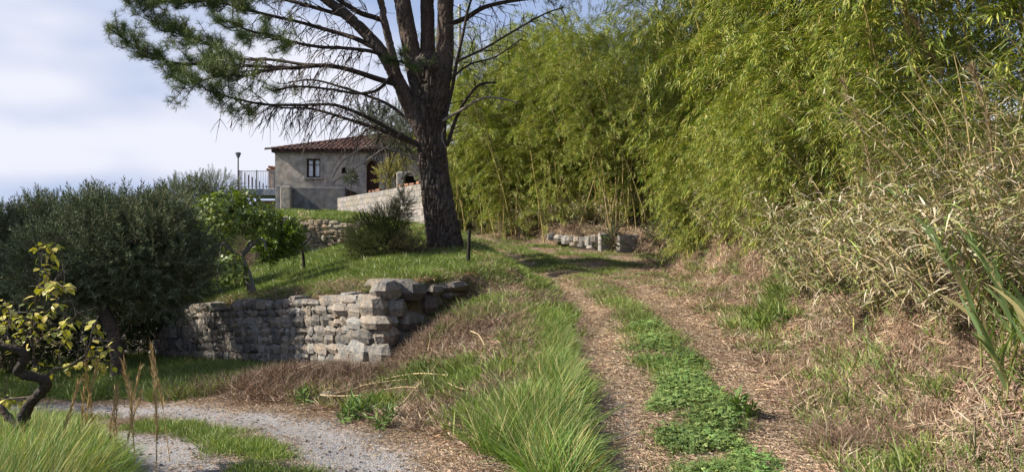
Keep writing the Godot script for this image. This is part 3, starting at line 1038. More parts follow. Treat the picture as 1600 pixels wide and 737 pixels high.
	g.tube([Vector3(0, 0.0, 0), Vector3(0, ty, 0)], [0.05, 0.035], 10, Color(0.16, 0.16, 0.17))
	part("pole", g.mesh(), M.metal, lp)
	g = Geo.new()
	g.tube([Vector3(0, ty - 0.05, 0), Vector3(0, ty + 0.12, 0), Vector3(0, ty + 0.2, 0)], [0.06, 0.13, 0.15], 12, Color(0.12, 0.12, 0.13))
	part("lamp_holder", g.mesh(), M.metal, lp)
	g = Geo.new()
	g.tube([Vector3(0, ty + 0.2, 0), Vector3(0, ty + 0.24, 0)], [0.17, 0.12], 12, Color(0.3, 0.3, 0.31))
	part("lamp_cap", g.mesh(), M.metal, lp)
	# pale utility pole far behind the pine
	var up := thing("utility_pole", G(P(718, 0, 46).x, 46), "pale concrete utility pole showing between pine and bamboo", "utility pole")
	g = Geo.new()
	g.tube([Vector3(0, -0.5, 0), Vector3(0, 12.2, 0)], [0.17, 0.1], 12, Color(0.45, 0.44, 0.44))
	part("shaft", g.mesh(), M.concrete, up)
	g = Geo.new()
	g.tube([Vector3(0, 8.7, 0.1), Vector3(0, 9.0, 0.1)], [0.13, 0.13], 10, Color(0.5, 0.5, 0.5))
	part("bracket", g.mesh(), M.metal, up)
	# little masonry oven on the yard
	var ov := thing("yard_oven", Vector3(P(629, 0, 34).x, 3.9, -34.0), "small whitish masonry oven with arched mouth on the yard edge", "oven")
	g = Geo.new()
	g.bbox(Vector3(-0.08, 0.5, 0), Vector3(0.34, 1.1, 0.5), Color(0.42, 0.4, 0.37), 0.04)
	part("pier", g.mesh(), M.concrete, ov)
	g = Geo.new()
	for k in 7:
		var a := PI * (k + 0.5) / 7.0
		g.bbox(Vector3(0.32 + cos(a) * 0.3, 0.68 + sin(a) * 0.34, 0.0), Vector3(0.12, 0.17, 0.5), vary(Color(0.3, 0.28, 0.26), 0.1), 0.02, Basis(Vector3.BACK, a))
	part("arch", g.mesh(), M.concrete, ov)
	g = Geo.new()
	g.box(Vector3(0.3, 0.4, -0.3), Vector3(0.6, 1.0, 0.08), Color(0.03, 0.028, 0.025))
	part("back", g.mesh(), M.concrete, ov)
	# terracotta pieces lying along the top of the block wall
	for q in [[580, 298, 12, 6], [592, 296, 12, 6], [586, 303, 14, 5], [626, 288, 12, 6], [637, 289, 10, 7], [645, 286, 11, 6], [655, 287, 10, 8]]:
		var u: float = (q[0] - 525.0) / (671.0 - 525.0)
		var d := 39.0 / (1.0 + u * (39.0 / 29.2 - 1.0)) + 0.02
		var p := P(q[0], 0, d)
		var tb := Geo.new()
		var sz := Vector3(q[2] * 1.1, q[3] * 0.65, 7) * d / FOC
		tb.bbox(Vector3(0, sz.y * 0.5, 0), sz, vary(Color(0.36, 0.19, 0.125), 0.15), 0.02)
		var o := part("terracotta_brick", tb.mesh(), M.tile, self)
		o.position = Vector3(p.x, 4.062, -d); o.rotation.y = -1.0 + rf(-0.3, 0.3)
		tag(o, "terracotta brick on the concrete block wall, %s counted from the farmhouse towards the pine" % NTH[[580, 586, 592, 626, 637, 645, 655].find(q[0])], "brick", "terracotta bricks on the block wall")

# ---------------------------------------------------------------- the pine
var tw_geo: Geo
var nd_xf := []
var nd_tint := []
const BARK := Color(0.082, 0.066, 0.058)
func hit(px: float, py: float) -> Vector3:      # where the line of sight through that spot meets the ground
	var d := 3.0
	while d < 60.0:
		var p := P(px, py, d)
		if p.y < ground_y(p.x, d): return p
		d += 0.04
	return P(px, py, 20.0)
func pin(list: Array, d0: float, d1: float) -> Array:      # [column, row] marks seen at a depth running from d0 to d1
	var o := []
	for k in list.size():
		var d := lerpf(d0, d1, float(k) / maxi(list.size() - 1, 1))
		o.append(P(list[k][0], list[k][1], d))
	return o
func twigs_on(pts: Array, fol: float, tl: float, step: float, droop: float, from := 0.12, tuftk := 1.0) -> void:
	var acc := 0.0
	var total := 0.0
	for k in pts.size() - 1: total += (pts[k + 1] - pts[k]).length()
	var run := 0.0
	for k in pts.size() - 1:
		var a: Vector3 = pts[k]
		var e: Vector3 = pts[k + 1] - a
		var l := e.length()
		var t := e / maxf(l, 0.001)
		acc += l
		while acc > step:
			acc -= step * rf(0.6, 1.4)
			var u := (run + l * R.randf()) / total
			if u < from: continue
			var p := a + e * R.randf()
			var lat := t.cross(rdir()).normalized()
			lat.y *= 0.6
			var len := tl * rf(0.45, 1.25) * lerpf(1.0, 0.6, u)
			var d := (t * rf(0.3, 0.9) + lat + Vector3.DOWN * droop * rf(0.2, 1.0)).normalized()
			var leafy := u > fol + rf(-0.12, 0.12)
			var tp := [p]
			var q := p
			for s in 4:
				q += d * len / 4.0
				tp.append(q)
				d = (d + rdir() * 0.22 + (Vector3.UP * 0.25 if leafy else Vector3.DOWN * droop * 0.35)).normalized()
			tw_geo.tube(tp, taper(5, 0.013, 0.006), 3, vary(Color(0.085, 0.065, 0.058), 0.2), false)
			for s in (3 if leafy else 4):
				var b: Vector3 = tp[1 + R.randi() % 3]
				var d2 := (d + rdir() * 0.8 + Vector3.DOWN * droop * 0.4).normalized()
				var l2 := len * rf(0.25, 0.6)
				var c := b + d2 * l2 * 0.5
				var c2 := c + (d2 + Vector3.DOWN * 0.3 * droop).normalized() * l2 * 0.5
				tw_geo.tube([b, c, c2], [0.008, 0.006, 0.004], 3, vary(Color(0.085, 0.065, 0.058), 0.2), false)
				if leafy:
					needle(c, d2, tuftk); needle(c2, d2, tuftk)
			if leafy:
				for s in range(1, 5): needle(tp[s], d, tuftk)
		run += l
func needle(p: Vector3, d: Vector3, k: float) -> void:
	if R.randf() > k: return
	nd_xf.append(Transform3D(basis_to((d + Vector3.UP * 0.5 + rdir() * 0.5).normalized(), rf(0, TAU), rf(0.8, 1.25)), p))
	var n := N3.get_noise_3dv(p * 3.0)
	nd_tint.append(Color(0.95, 1.05, 0.85).lerp(Color(1.7, 1.6, 1.0), clampf(0.4 + n * 1.5, 0, 1)))

func bark_tube(pts: Array, rad: Array, sides: int, col: Color, amp: float) -> ArrayMesh:
	# a trunk whose surface is broken into long plates
	var g := Geo.new()
	g.tube(pts, rad, sides, col, false)
	var cell := FastNoiseLite.new()
	cell.seed = 77; cell.noise_type = FastNoiseLite.TYPE_CELLULAR; cell.frequency = 1.0
	cell.cellular_return_type = FastNoiseLite.RETURN_DISTANCE2_SUB
	var m := pts.size()
	for k in m:
		for j in sides:
			var i := k * sides + j
			var p := g.v[i]
			var q := Vector3(p.x * 11.0, p.y * 2.3, p.z * 11.0) + Vector3(N1.get_noise_3dv(p * 3.0), N1.get_noise_3dv(p * 3.0 + Vector3(9, 2, 1)), 0) * 0.55
			var f := clampf((cell.get_noise_3dv(q) + 1.0) * 2.2, 0.0, 1.0)
			f = sm(0.0, 0.55, f)
			g.v[i] = p + g.n[i] * (amp * 1.25 * (f - 0.6) + 0.02 * N1.get_noise_3dv(p * 1.2))
			var tone := 1.0 + 0.5 * N1.get_noise_3dv(p * Vector3(5, 2, 5) + Vector3(30, 0, 0))
			var red := clampf(0.5 + N2.get_noise_3dv(p * 2.0) * 1.2, 0, 1)
			g.c[i] = Color(0.128, 0.112, 0.104).lerp(Color(0.13, 0.096, 0.08), red) * tone
	var nn := PackedVector3Array(); nn.resize(g.v.size())
	for k in m:
		for j in sides:
			var a := g.v[k * sides + (j + 1) % sides] - g.v[k * sides + (j + sides - 1) % sides]
			var b := g.v[mini(k + 1, m - 1) * sides + j] - g.v[maxi(k - 1, 0) * sides + j]
			nn[k * sides + j] = a.cross(b).normalized()
	g.n = nn
	return g.mesh()
func resample(pts: Array, step: float) -> Array:
	var o := [pts[0]]
	for k in pts.size() - 1:
		var l: float = (pts[k + 1] - pts[k]).length()
		var n := maxi(1, roundi(l / step))
		for q in n: o.append((pts[k] as Vector3).lerp(pts[k + 1], float(q + 1) / n))
	return o

func build_pine() -> void:
	var D := 19.0
	var tree := thing("pine_tree", G(-1.65, 19), "big old pine with furrowed trunk forking above the track", "pine tree")
	var o0 := tree.position
	var px := D / FOC
	tw_geo = Geo.new()
	var mk := func(called: String, marks: Array, d0: float, d1: float, amp: float, sides: int, top: Array, fine: bool, par: Node) -> Array:
		# marks: [column, row, width]; top: further points above the frame with their radius
		var p := pin(marks, d0, d1)
		var r := []
		for k in marks: r.append(k[2] * 0.5 * px)
		for t in top:
			p.append(t[0]); r.append(t[1])
		var c := curve(p, 6)
		var rr := []
		for k in c.size():
			var u := float(k) / (c.size() - 1) * (r.size() - 1)
			var i := mini(int(u), r.size() - 2)
			rr.append(lerpf(r[i], r[i + 1], u - i))
		var loc := []
		for q in c: loc.append(q - o0)
		if fine:
			var fp := []
			var fr := []
			for k in c.size() - 1:
				var n := maxi(1, roundi((loc[k + 1] - loc[k]).length() / 0.035))
				for q in n:
					fp.append((loc[k] as Vector3).lerp(loc[k + 1], float(q) / n)); fr.append(lerpf(rr[k], rr[k + 1], float(q) / n))
			fp.append(loc[-1]); fr.append(rr[-1])
			part(called, bark_tube(fp, fr, sides, BARK, amp), M.bark, par)
		else:
			var g := Geo.new()
			g.tube(loc, rr, sides, BARK, false)
			part(called, g.mesh(), M.bark, par)
		return c
	var base_row: float = HY + (EYE - ground_y(-1.65, 19) + 0.35) / D * FOC
	var up := func(x: float, y: float, z: float) -> Vector3: return Vector3(x, y, z)
	var trunk: Array = mk.call("trunk", [[698, base_row, 70], [697, base_row - 14, 58], [692, 362, 50], [686, 325, 45], [680, 285, 42], [676, 245, 41], [673, 212, 43], [672, 178, 48], [672, 140, 56], [672, 105, 56], [672, 85, 30]], D, D, 0.085, 150, [], true, tree)
	# the reddish left limb
	var l1: Array = mk.call("limb", [[670, 236, 16], [660, 208, 25], [642, 170, 23], [623, 128, 20], [600, 86, 18], [575, 56, 17], [543, 25, 15], [505, -4, 13]], D - 0.1, D - 0.3, 0.03, 48, [[Vector3(-6.6, 9.2, -18.4), 0.09], [Vector3(-8.0, 10.4, -18.0), 0.04]], true, tree)
	var l2: Array = mk.call("limb", [[626, 135, 10], [619, 108, 12], [608, 65, 11], [599, 28, 11], [592, -5, 10]], D - 0.2, D - 0.8, 0.015, 20, [[Vector3(-3.9, 9.6, -17.2), 0.07], [Vector3(-4.6, 11.4, -16.2), 0.03]], true, tree)
	var s1: Array = mk.call("limb", [[664, 178, 28], [652, 130, 27], [643, 80, 26], [634, 35, 26], [627, -5, 25]], D + 0.1, D + 0.3, 0.03, 56, [[Vector3(-3.2, 9.8, -19.7), 0.17], [Vector3(-3.7, 12.0, -20.0), 0.08], [Vector3(-3.9, 13.4, -20.3), 0.03]], true, tree)
	var s2: Array = mk.call("limb", [[668, 140, 26], [668, 80, 23], [668, 30, 21], [668, -5, 20]], D + 0.25, D + 0.6, 0.03, 48, [[Vector3(-2.1, 10.0, -20.2), 0.14], [Vector3(-2.0, 12.2, -21.4), 0.06], [Vector3(-1.8, 13.6, -22.0), 0.03]], true, tree)
	var s3: Array = mk.call("limb", [[680, 175, 26], [691, 120, 28], [695, 75, 26], [696, 30, 24], [697, -5, 23]], D - 0.05, D - 0.2, 0.03, 52, [[Vector3(-1.5, 9.8, -18.6), 0.18], [Vector3(-1.1, 12.0, -18.2), 0.1], [Vector3(-0.9, 14.0, -18.0), 0.03]], true, tree)
	var mkb := func(marks: Array, d0: float, d1: float, fol: float, tl: float, step: float, droop: float, tuftk: float) -> void:
		var c: Array = mk.call("branch", marks, d0, d1, 0, 7, [], false, tree)
		var loc := []
		for q in c: loc.append(q - o0)
		twigs_on(loc, fol, tl, step, droop, 0.08, tuftk)
	# branches reaching left across the sky
	mkb.call([[655, 226, 9], [620, 208, 7], [582, 187, 6], [540, 169, 5], [514, 163, 4.5], [465, 164, 4], [413, 163, 3.5], [372, 155, 3], [342, 147, 2.5], [325, 140, 2]], D - 0.2, D - 1.9, 0.80, 1.25, 0.08, 0.85, 0.8)
	mkb.call([[655, 228, 9], [641, 221, 8], [595, 203, 7], [546, 187, 5], [514, 177, 4.5], [481, 169, 4], [440, 168, 3], [400, 160, 2.5], [380, 170, 2]], D - 0.1, D + 1.4, 0.93, 1.25, 0.08, 0.85, 0.5)
	mkb.call([[618, 131, 9], [590, 123, 9], [560, 113, 8], [530, 105, 7], [500, 102, 7], [449, 106, 6], [400, 103, 5], [348, 101, 5], [270, 98, 4], [238, 86, 3.5], [199, 65, 3], [172, 45, 2]], D - 0.3, D - 1.6, 0.58, 0.85, 0.075, 0.55, 1.0)
	mkb.call([[498, 103, 5], [470, 100, 5], [423, 93, 4.5], [365, 91, 4], [335, 76, 3.5], [310, 62, 3], [270, 50, 2.5], [235, 30, 2]], D - 0.6, D + 0.9, 0.40, 0.8, 0.075, 0.5, 1.0)
	mkb.call([[450, 106, 4.5], [410, 111, 4], [381, 119, 3.5], [352, 117, 3], [315, 125, 2.5], [282, 128, 2]], D - 0.9, D - 2.6, 0.35, 0.8, 0.075, 0.5, 1.0)
	mkb.call([[590, 76, 9], [560, 62, 8], [540, 55, 7], [495, 42, 6], [462, 33, 5], [417, 23, 5], [368, 10, 4], [330, 2, 3.5], [280, 4, 3], [220, -4, 2.5]], D - 0.2, D + 1.8, 0.5, 0.85, 0.08, 0.5, 1.0)
	mkb.call([[600, 88, 6], [580, 80, 6], [540, 75, 5], [500, 73, 5], [460, 66, 4], [425, 55, 3.5], [390, 48, 3], [350, 30, 2]], D - 0.2, D - 2.8, 0.62, 0.9, 0.08, 0.6, 1.0)
	mkb.call([[604, 34, 8], [585, 27, 8], [563, 20, 8], [537, 5, 7], [510, -12, 6], [460, -30, 5], [400, -48, 3]], D - 0.4, D - 1.8, 0.5, 0.9, 0.09, 0.4, 1.0)
	mkb.call([[545, 27, 7], [500, 14, 6], [440, -2, 5], [380, -14, 4.5], [300, -18, 4], [240, -22, 3], [190, -12, 2]], D - 0.3, D + 0.4, 0.36, 0.9, 0.075, 0.5, 1.0)
	mkb.call([[612, 118, 6], [590, 140, 5], [560, 146, 4], [520, 140, 3.5], [470, 135, 3], [430, 140, 2]], D - 0.3, D - 2.2, 0.95, 0.9, 0.09, 0.7, 0.5)
	mkb.call([[640, 190, 6], [610, 165, 5], [575, 150, 4.5], [530, 135, 4], [490, 125, 3], [450, 128, 2]], D + 0.2, D + 2.4, 0.95, 0.9, 0.09, 0.8, 0.5)
	# to the right
	mkb.call([[706, 37, 8], [730, 27, 8], [755, 12, 7], [790, 3, 6], [835, -4, 5], [880, -14, 3]], D, D - 0.8, 0.75, 0.8, 0.12, 0.3, 0.6)
	mkb.call([[695, 188, 6], [701, 160, 6], [706, 140, 5.5], [714, 95, 5], [722, 60, 4.5], [730, 20, 4], [738, -6, 3]], D - 0.2, D - 0.6, 2.0, 0.7, 0.16, 0.0, 0.0)
	mkb.call([[714, 96, 4], [735, 86, 4], [758, 75, 3.5], [800, 50, 3], [850, 22, 2.5], [880, 12, 2]], D - 0.4, D - 1.4, 2.0, 0.7, 0.13, 0.1, 0.0)
	mkb.call([[710, 118, 3.5], [735, 100, 3], [775, 88, 2.5], [815, 60, 2]], D - 0.5, D + 0.8, 2.0, 0.6, 0.13, 0.1, 0.0)
	mkb.call([[698, 228, 6], [712, 186, 5.5], [720, 170, 5], [730, 153, 4.5], [750, 132, 4], [776, 129, 2.5]], D - 0.3, D - 0.9, 2.0, 0.45, 0.16, 0.2, 0.0)
	mkb.call([[660, 130, 6], [650, 105, 6], [640, 100, 5], [625, 96, 3], [608, 92, 2]], D - 0.6, D - 1.4, 0.2, 0.5, 0.1, 0.3, 0.7)
	# bleached dead branches
	var dead := Geo.new()
	for q in [[[[692, 189, 5], [706, 180, 4.5], [720, 172, 4], [745, 157, 4], [765, 152, 3.5], [790, 155, 3], [810, 162, 2]], D - 0.45, D - 1.0], [[[655, 250, 4], [623, 237, 4], [594, 230, 3.5], [568, 230, 3], [548, 242, 3], [532, 255, 2.5], [519, 278, 2]], D - 0.5, D - 1.6], [[[600, 231, 2.5], [578, 247, 2.5], [556, 262, 2], [520, 285, 1.5]], D - 1.0, D - 1.5], [[[694, 200, 2.5], [690, 214, 2], [697, 232, 1.5]], D - 0.5, D - 0.6], [[[590, 229, 2], [582, 222, 1.8], [574, 212, 1.2]], D - 1.1, D - 1.2], [[[780, 153, 2], [785, 160, 1.6], [790, 164, 1]], D - 0.9, D - 0.9], [[[548, 242, 2], [540, 262, 1.8], [548, 280, 1]], D - 1.4, D - 1.5]]:
		var c := curve(pin(q[0], q[1], q[2]), 4)
		var loc := []
		for p in c: loc.append(p - o0)
		dead.tube(loc, taper(loc.size(), q[0][0][2] * 0.5 * px, q[0][-1][2] * 0.5 * px), 6, Color(0.36, 0.31, 0.27))
	part("dead_branch", dead.mesh(), M.bark, tree)
	# crown over the frame: branches all round the stems
	var stems := [l1, s1, s2, s3, l2]
	var cg := Geo.new()
	for k in 80:
		var st: Array = stems[k % 5]
		var a: Vector3 = st[st.size() - 2 - R.randi() % maxi(1, int(st.size() * 0.36))]
		if a.y < 7.9: continue
		var an := k * 2.4 + rf(-0.4, 0.4)
		var out := Vector3(cos(an), rf(0.05, 0.35), sin(an))
		var l := rf(2.2, 4.2) * lerpf(1.0, 0.6, clampf((a.y - 9.0) / 5.0, 0, 1))
		var p := []
		for s in 5:
			var q := a + out * l * s / 4.0 + Vector3(rf(-1, 1), 0, rf(-1, 1)) * 0.12 * s
			q.y += -0.12 * sin(PI * s / 4.0) * l + 0.1 * s
			p.append(q - o0)
		cg.tube(p, taper(5, 0.05, 0.015), 6, BARK, false)
		twigs_on(p, 0.35, 0.8, 0.17, 0.2, 0.15, 0.9)
	for k in 26:
		var a: Vector3 = s3[s3.size() - 3 - R.randi() % maxi(1, int(s3.size() * 0.4))]
		if a.y < 7.6: a.y = rf(7.8, 9.0)
		var an := rf(-1.3, 1.3)
		var out := Vector3(cos(an), rf(0.0, 0.3), -sin(an))
		var l := rf(2.4, 4.4)
		var p := []
		for q in 5:
			var e := a + out * l * q / 4.0 + rdir() * 0.1 * q
			e.y = maxf(e.y, 8.0 + 0.12 * q)
			p.append(e - o0)
		cg.tube(p, taper(5, 0.05, 0.015), 6, BARK, false)
		twigs_on(p, 0.15, 0.9, 0.13, 0.1, 0.12, 1.0)
	part("upper_branches", cg.mesh(), M.bark, tree, "stuff")
	part("twigs", tw_geo.mesh(), M.wood, tree, "stuff")
	var tuft := Geo.new()
	for k in 38:
		var d := (rdir() + Vector3.UP * 0.75).normalized()
		tuft.blade(Vector3.UP * rf(-0.03, 0.05), d, d.cross(rdir()).normalized(), rf(0.11, 0.19), 0.006, 0.25, vary(Color(0.075, 0.105, 0.04), 0.3), 2)
	scatter("needles", tuft.mesh(), M.needle, tree, nd_xf, nd_tint)
	print("needle tufts ", nd_xf.size())

# ---------------------------------------------------------------- bamboo
var culms := []
var leaves_ := []
var bare_shapes := []
func make_culms() -> void:
	for k in 12:
		var L := rf(5.2, 6.8) if k < 6 or k > 8 else rf(2.4, 3.8)
		var bend: float = [1.5, 1.0, 2.0, 0.6, 1.4, 2.3, 0.8, 1.2, 0.5, 1.2, 0.8, 1.6][k]
		var g := Geo.new()
		var f := Geo.new()
		var pts := []
		var n := 26
		for i in n + 1:
			var u := float(i) / n
			pts.append(Vector3(-bend * pow(u, 1.9), L * (u - 0.05 * bend * pow(u, 3.0)), 0.12 * sin(u * 3.0 + k)))
		var col := vary(Color(0.30, 0.25, 0.08), 0.15).lerp(Color(0.34, 0.27, 0.14), rf(0, 1))
		g.tube(pts, taper(n + 1, rf(0.014, 0.019), 0.004), 7, col, false)
		for i in range(1, n, 1):
			var t: Vector3 = (pts[i + 1] - pts[i]).normalized()
			g.tube([pts[i] - t * 0.012, pts[i], pts[i] + t * 0.012], [0.013, 0.02 * (1.0 - 0.65 * i / n), 0.013 * (1.0 - 0.6 * i / n)], 7, col * 0.8, false)
		culms.append(g.mesh())
		for i in range(9 if k > 8 else (3 if k >= 6 else 5), n + 1):
			var u := float(i) / n
			var nb := 2
			for b in nb:
				var an := rf(0, TAU)
				var out := Vector3(cos(an), 0, sin(an))
				if out.x > 0.2 and R.randf() < 0.3: out.x = -out.x
				var bl := rf(0.7, 1.6) * lerpf(0.75, 1.0, u) * (1.0 if u < 0.9 else 0.6)
				var d := (out + Vector3.UP * rf(0.25, 0.8)).normalized()
				var p: Vector3 = pts[i]
				var bp := [p]
				var segs := 8
				for s in segs:
					p += d * bl / segs
					bp.append(p)
					d = (d + Vector3.DOWN * 0.2 + rdir() * 0.08).normalized()
				f.tube(bp, taper(segs + 1, 0.005, 0.002), 3, Color(0.22, 0.2, 0.07), false)
				for s in range(1, segs + 1):
					for w in ((3 if s < 3 else 7) if s < segs else 10):
						var bd: Vector3 = (bp[s] - bp[s - 1]).normalized()
						var ld := (bd * rf(0.7, 1.5) + rdir() * 0.62 + Vector3.DOWN * 0.15).normalized()
						var o: Vector3 = bp[s] + rdir() * 0.06
						var c := Color(0.10, 0.165, 0.03).lerp(Color(0.38, 0.385, 0.088), pow(R.randf(), 1.15))
						if R.randf() < 0.05: c = Color(0.38, 0.29, 0.12)
						f.leaf(o, ld, ld.cross(Vector3.UP + rdir() * 0.6).normalized(), rf(0.10, 0.21), rf(0.014, 0.024), vary(c, 0.2), 0.1)
		leaves_.append(f.mesh())
func bamboo_clump(x: float, d: float, n: int, lean: float, big: float, label: String, group: String, low := 0.4, spread := 0.6, bare := 0) -> void:
	var o := thing("bamboo_clump", G(x, d), label, "bamboo", group)
	for k in n:
		var v := R.randi() % 6 if R.randf() > low else 6 + R.randi() % 3
		if low > 0.45 and v < 6: v = 9 + v % 3
		var c := part("culm", culms[v], M.culm, o)
		var q := Vector2(rf(-1, 1), rf(-1, 1)) * spread
		c.transform = Transform3D(Basis(Vector3.UP, lean + rf(-0.75, 0.75)) * Basis(Vector3.BACK, rf(-0.03, 0.16)) * Basis.from_scale(Vector3.ONE * big * rf(0.85, 1.1)), Vector3(q.x, ground_y(x + q.x, d - q.y) - o.position.y - 0.05, q.y))
		var lf := part("foliage", leaves_[v], M.leaf, c, "stuff")
	if bare > 0:
		if bare_shapes.is_empty():
			for k in 5:
				var g := Geo.new()
				var b := rf(-0.4, 0.4)
				var pts := []
				for i in 7: pts.append(Vector3(b * pow(i / 6.0, 2.0), i * 0.42, 0.05 * sin(i + k)))
				g.tube(pts, taper(7, 0.016, 0.009), 6, vary(Color(0.46, 0.36, 0.17), 0.15))
				bare_shapes.append(g.mesh())
		for k in bare:
			var c := part("bare_cane", bare_shapes[R.randi() % 5], M.culm, o)
			var q := Vector2(rf(-1, 1) * 0.8, rf(0.1, 0.9))
			c.transform = Transform3D(Basis(Vector3.UP, rf(0, TAU)) * Basis(Vector3.BACK, rf(-0.4, 0.4)) * Basis.from_scale(Vector3.ONE * rf(0.6, 1.1)), Vector3(q.x, ground_y(x + q.x, d - q.y) - o.position.y - 0.05, q.y))
func build_bamboo() -> void:
	M.culm = mat(0.45)
	make_culms()
	# [x, depth, culms, lean, size, label]
	var gn := "bamboo clumps beside the track"
	var far := [[-1.5, 29.6, "bamboo clump nearest the pine trunk, beyond the track bend"], [-0.4, 28.6, "sunlit bamboo clump second from the pine trunk"], [0.7, 27.6, "bamboo clump above the straw bank left of the low pale wall"], [1.8, 26.8, "bamboo clump behind the left end of the low pale wall"], [2.9, 25.9, "bamboo clump with bare canes directly behind the low pale wall"], [3.9, 25.0, "bamboo clump behind the right end of the low pale wall"], [6.2, 23.4, "shaded bamboo clump in the hollow right of the low pale wall"]]
	for q in far:
		bamboo_clump(q[0], q[1], 11, -0.75, 1.06, q[2], gn, 0.5, 0.95, 9)
	var bk := 0
	for q in [[-0.6, 31.2], [0.9, 30.2], [2.4, 29.0], [3.9, 27.9], [5.3, 26.6], [7.4, 25.0]]:
		bamboo_clump(q[0], q[1], 10, -0.6, 1.2, "%s tall bamboo from the pine trunk in the second row behind the low wall" % ["first", "second", "third", "fourth", "fifth", "sixth"][bk], "tall bamboo behind the low wall", 0.1, 0.8)
		bk += 1
	for k in 6:
		bamboo_clump([0.3, 1.7, 3.2, 4.7, 6.6, 7.6][k], [32.5, 31.2, 30.4, 29.2, 27.6, 22.5][k], 13, -0.5, 1.3, "%s bamboo from the pine trunk in the deep back row" % ["first", "second", "third", "fourth", "fifth", "sixth"][k], "bamboo in the deep back row", 0.4, 1.1)
	var nr := [[6.3, 20.9, "drooping bamboo clump right of the dark hollow beside the track"], [4.75, 18.2, "yellow green bamboo clump arching over the straw bank"], [4.65, 16.9, "feathery bamboo clump leaning far over the track bank"], [4.7, 15.2, "dense bamboo clump in the middle of the right thicket"], [4.8, 13.6, "bamboo clump with long plumes above the straw bank"], [4.9, 12.1, "bright bamboo clump next to the reeds"]]
	for q in nr:
		bamboo_clump(q[0], q[1], 8, 0.12, 0.95, q[2], gn, 0.4, 0.55, 4)
	bk = 0
	for q in [[6.9, 19.4], [6.1, 17.6], [6.2, 15.6], [6.2, 13.6], [6.1, 11.8], [6.0, 10.2], [5.9, 8.8], [7.0, 7.4], [7.6, 9.2], [7.2, 6.0]]:
		bamboo_clump(q[0], q[1], 7, 0.05, 1.02, "%s tall bamboo clump from the track bend at the back of the right thicket" % ["first", "second", "third", "fourth", "fifth", "sixth", "seventh", "eighth", "ninth", "tenth"][bk], "tall bamboo at the back of the right thicket", 0.1, 0.7)
		bk += 1
	for k in 5:
		bamboo_clump([4.35, 4.3, 4.3, 4.3, 4.4][k], [11.0, 12.6, 14.2, 15.8, 17.3][k], 6, 0.1, 0.62, "low leafy bamboo sprouts at the straw bank's top, %s from the camera" % ["first", "second", "third", "fourth", "fifth"][k], "low bamboo along the straw bank", 1.0, 0.45)
	bamboo_clump(5.0, 10.4, 7, 0.15, 0.86, "bamboo clump rising behind the dry reeds at right", gn, 0.3, 0.5)
	bamboo_clump(4.9, 8.8, 6, 0.25, 0.8, "bamboo clump nearest the camera, above the dry reeds", gn, 0.3, 0.5)

# ---------------------------------------------------------------- dry reeds and giant cane on the right bank
func reed_variant(dry: float, h: float, n: int) -> Array:
	var g := Geo.new()
	var f := Geo.new()
	var dryc := [Color(0.37, 0.31, 0.21), Color(0.44, 0.385, 0.29), Color(0.29, 0.225, 0.15), Color(0.40, 0.37, 0.29), Color(0.27, 0.27, 0.12)]
	var grc := [Color(0.16, 0.22, 0.06), Color(0.21, 0.26, 0.075), Color(0.13, 0.19, 0.07), Color(0.28, 0.30, 0.09)]
	for k in n:
		var an := rf(0, TAU)
		var b := Vector3(cos(an), 0, sin(an)) * rf(0, 0.45)
		var lean := Vector3(cos(an) * 0.25 - 0.28 + rf(-0.3, 0.3), 1, sin(an) * 0.25 + rf(-0.3, 0.3)).normalized()
		var hh := h * rf(0.5, 1.1)
		var pts := []
		var p := b
		var d := lean
		for s in 9:
			pts.append(p)
			p += d * hh / 8.0
			d = (d + Vector3(-0.02, -0.05, 0)).normalized()
		g.tube(pts, taper(9, 0.011, 0.004), 5, vary(Color(0.36, 0.29, 0.16), 0.2), false)
		for s in range(0, 9):
			for w in 9:
				var a2 := rf(0, TAU)
				var dd := (Vector3(cos(a2), rf(-0.5, 0.9), sin(a2))).normalized()
				var isdry := R.randf() < dry
				var c: Color = dryc[R.randi() % 5] if isdry else grc[R.randi() % 4]
				f.blade(pts[s] + rdir() * 0.06, dd, dd.cross(Vector3.UP + rdir() * 0.5).normalized(), rf(0.09, 0.28), rf(0.008, 0.017), rf(0.2, 1.6) if isdry else rf(0.1, 1.0), vary(c, 0.2), 3)
	return [g.mesh(), f.mesh()]
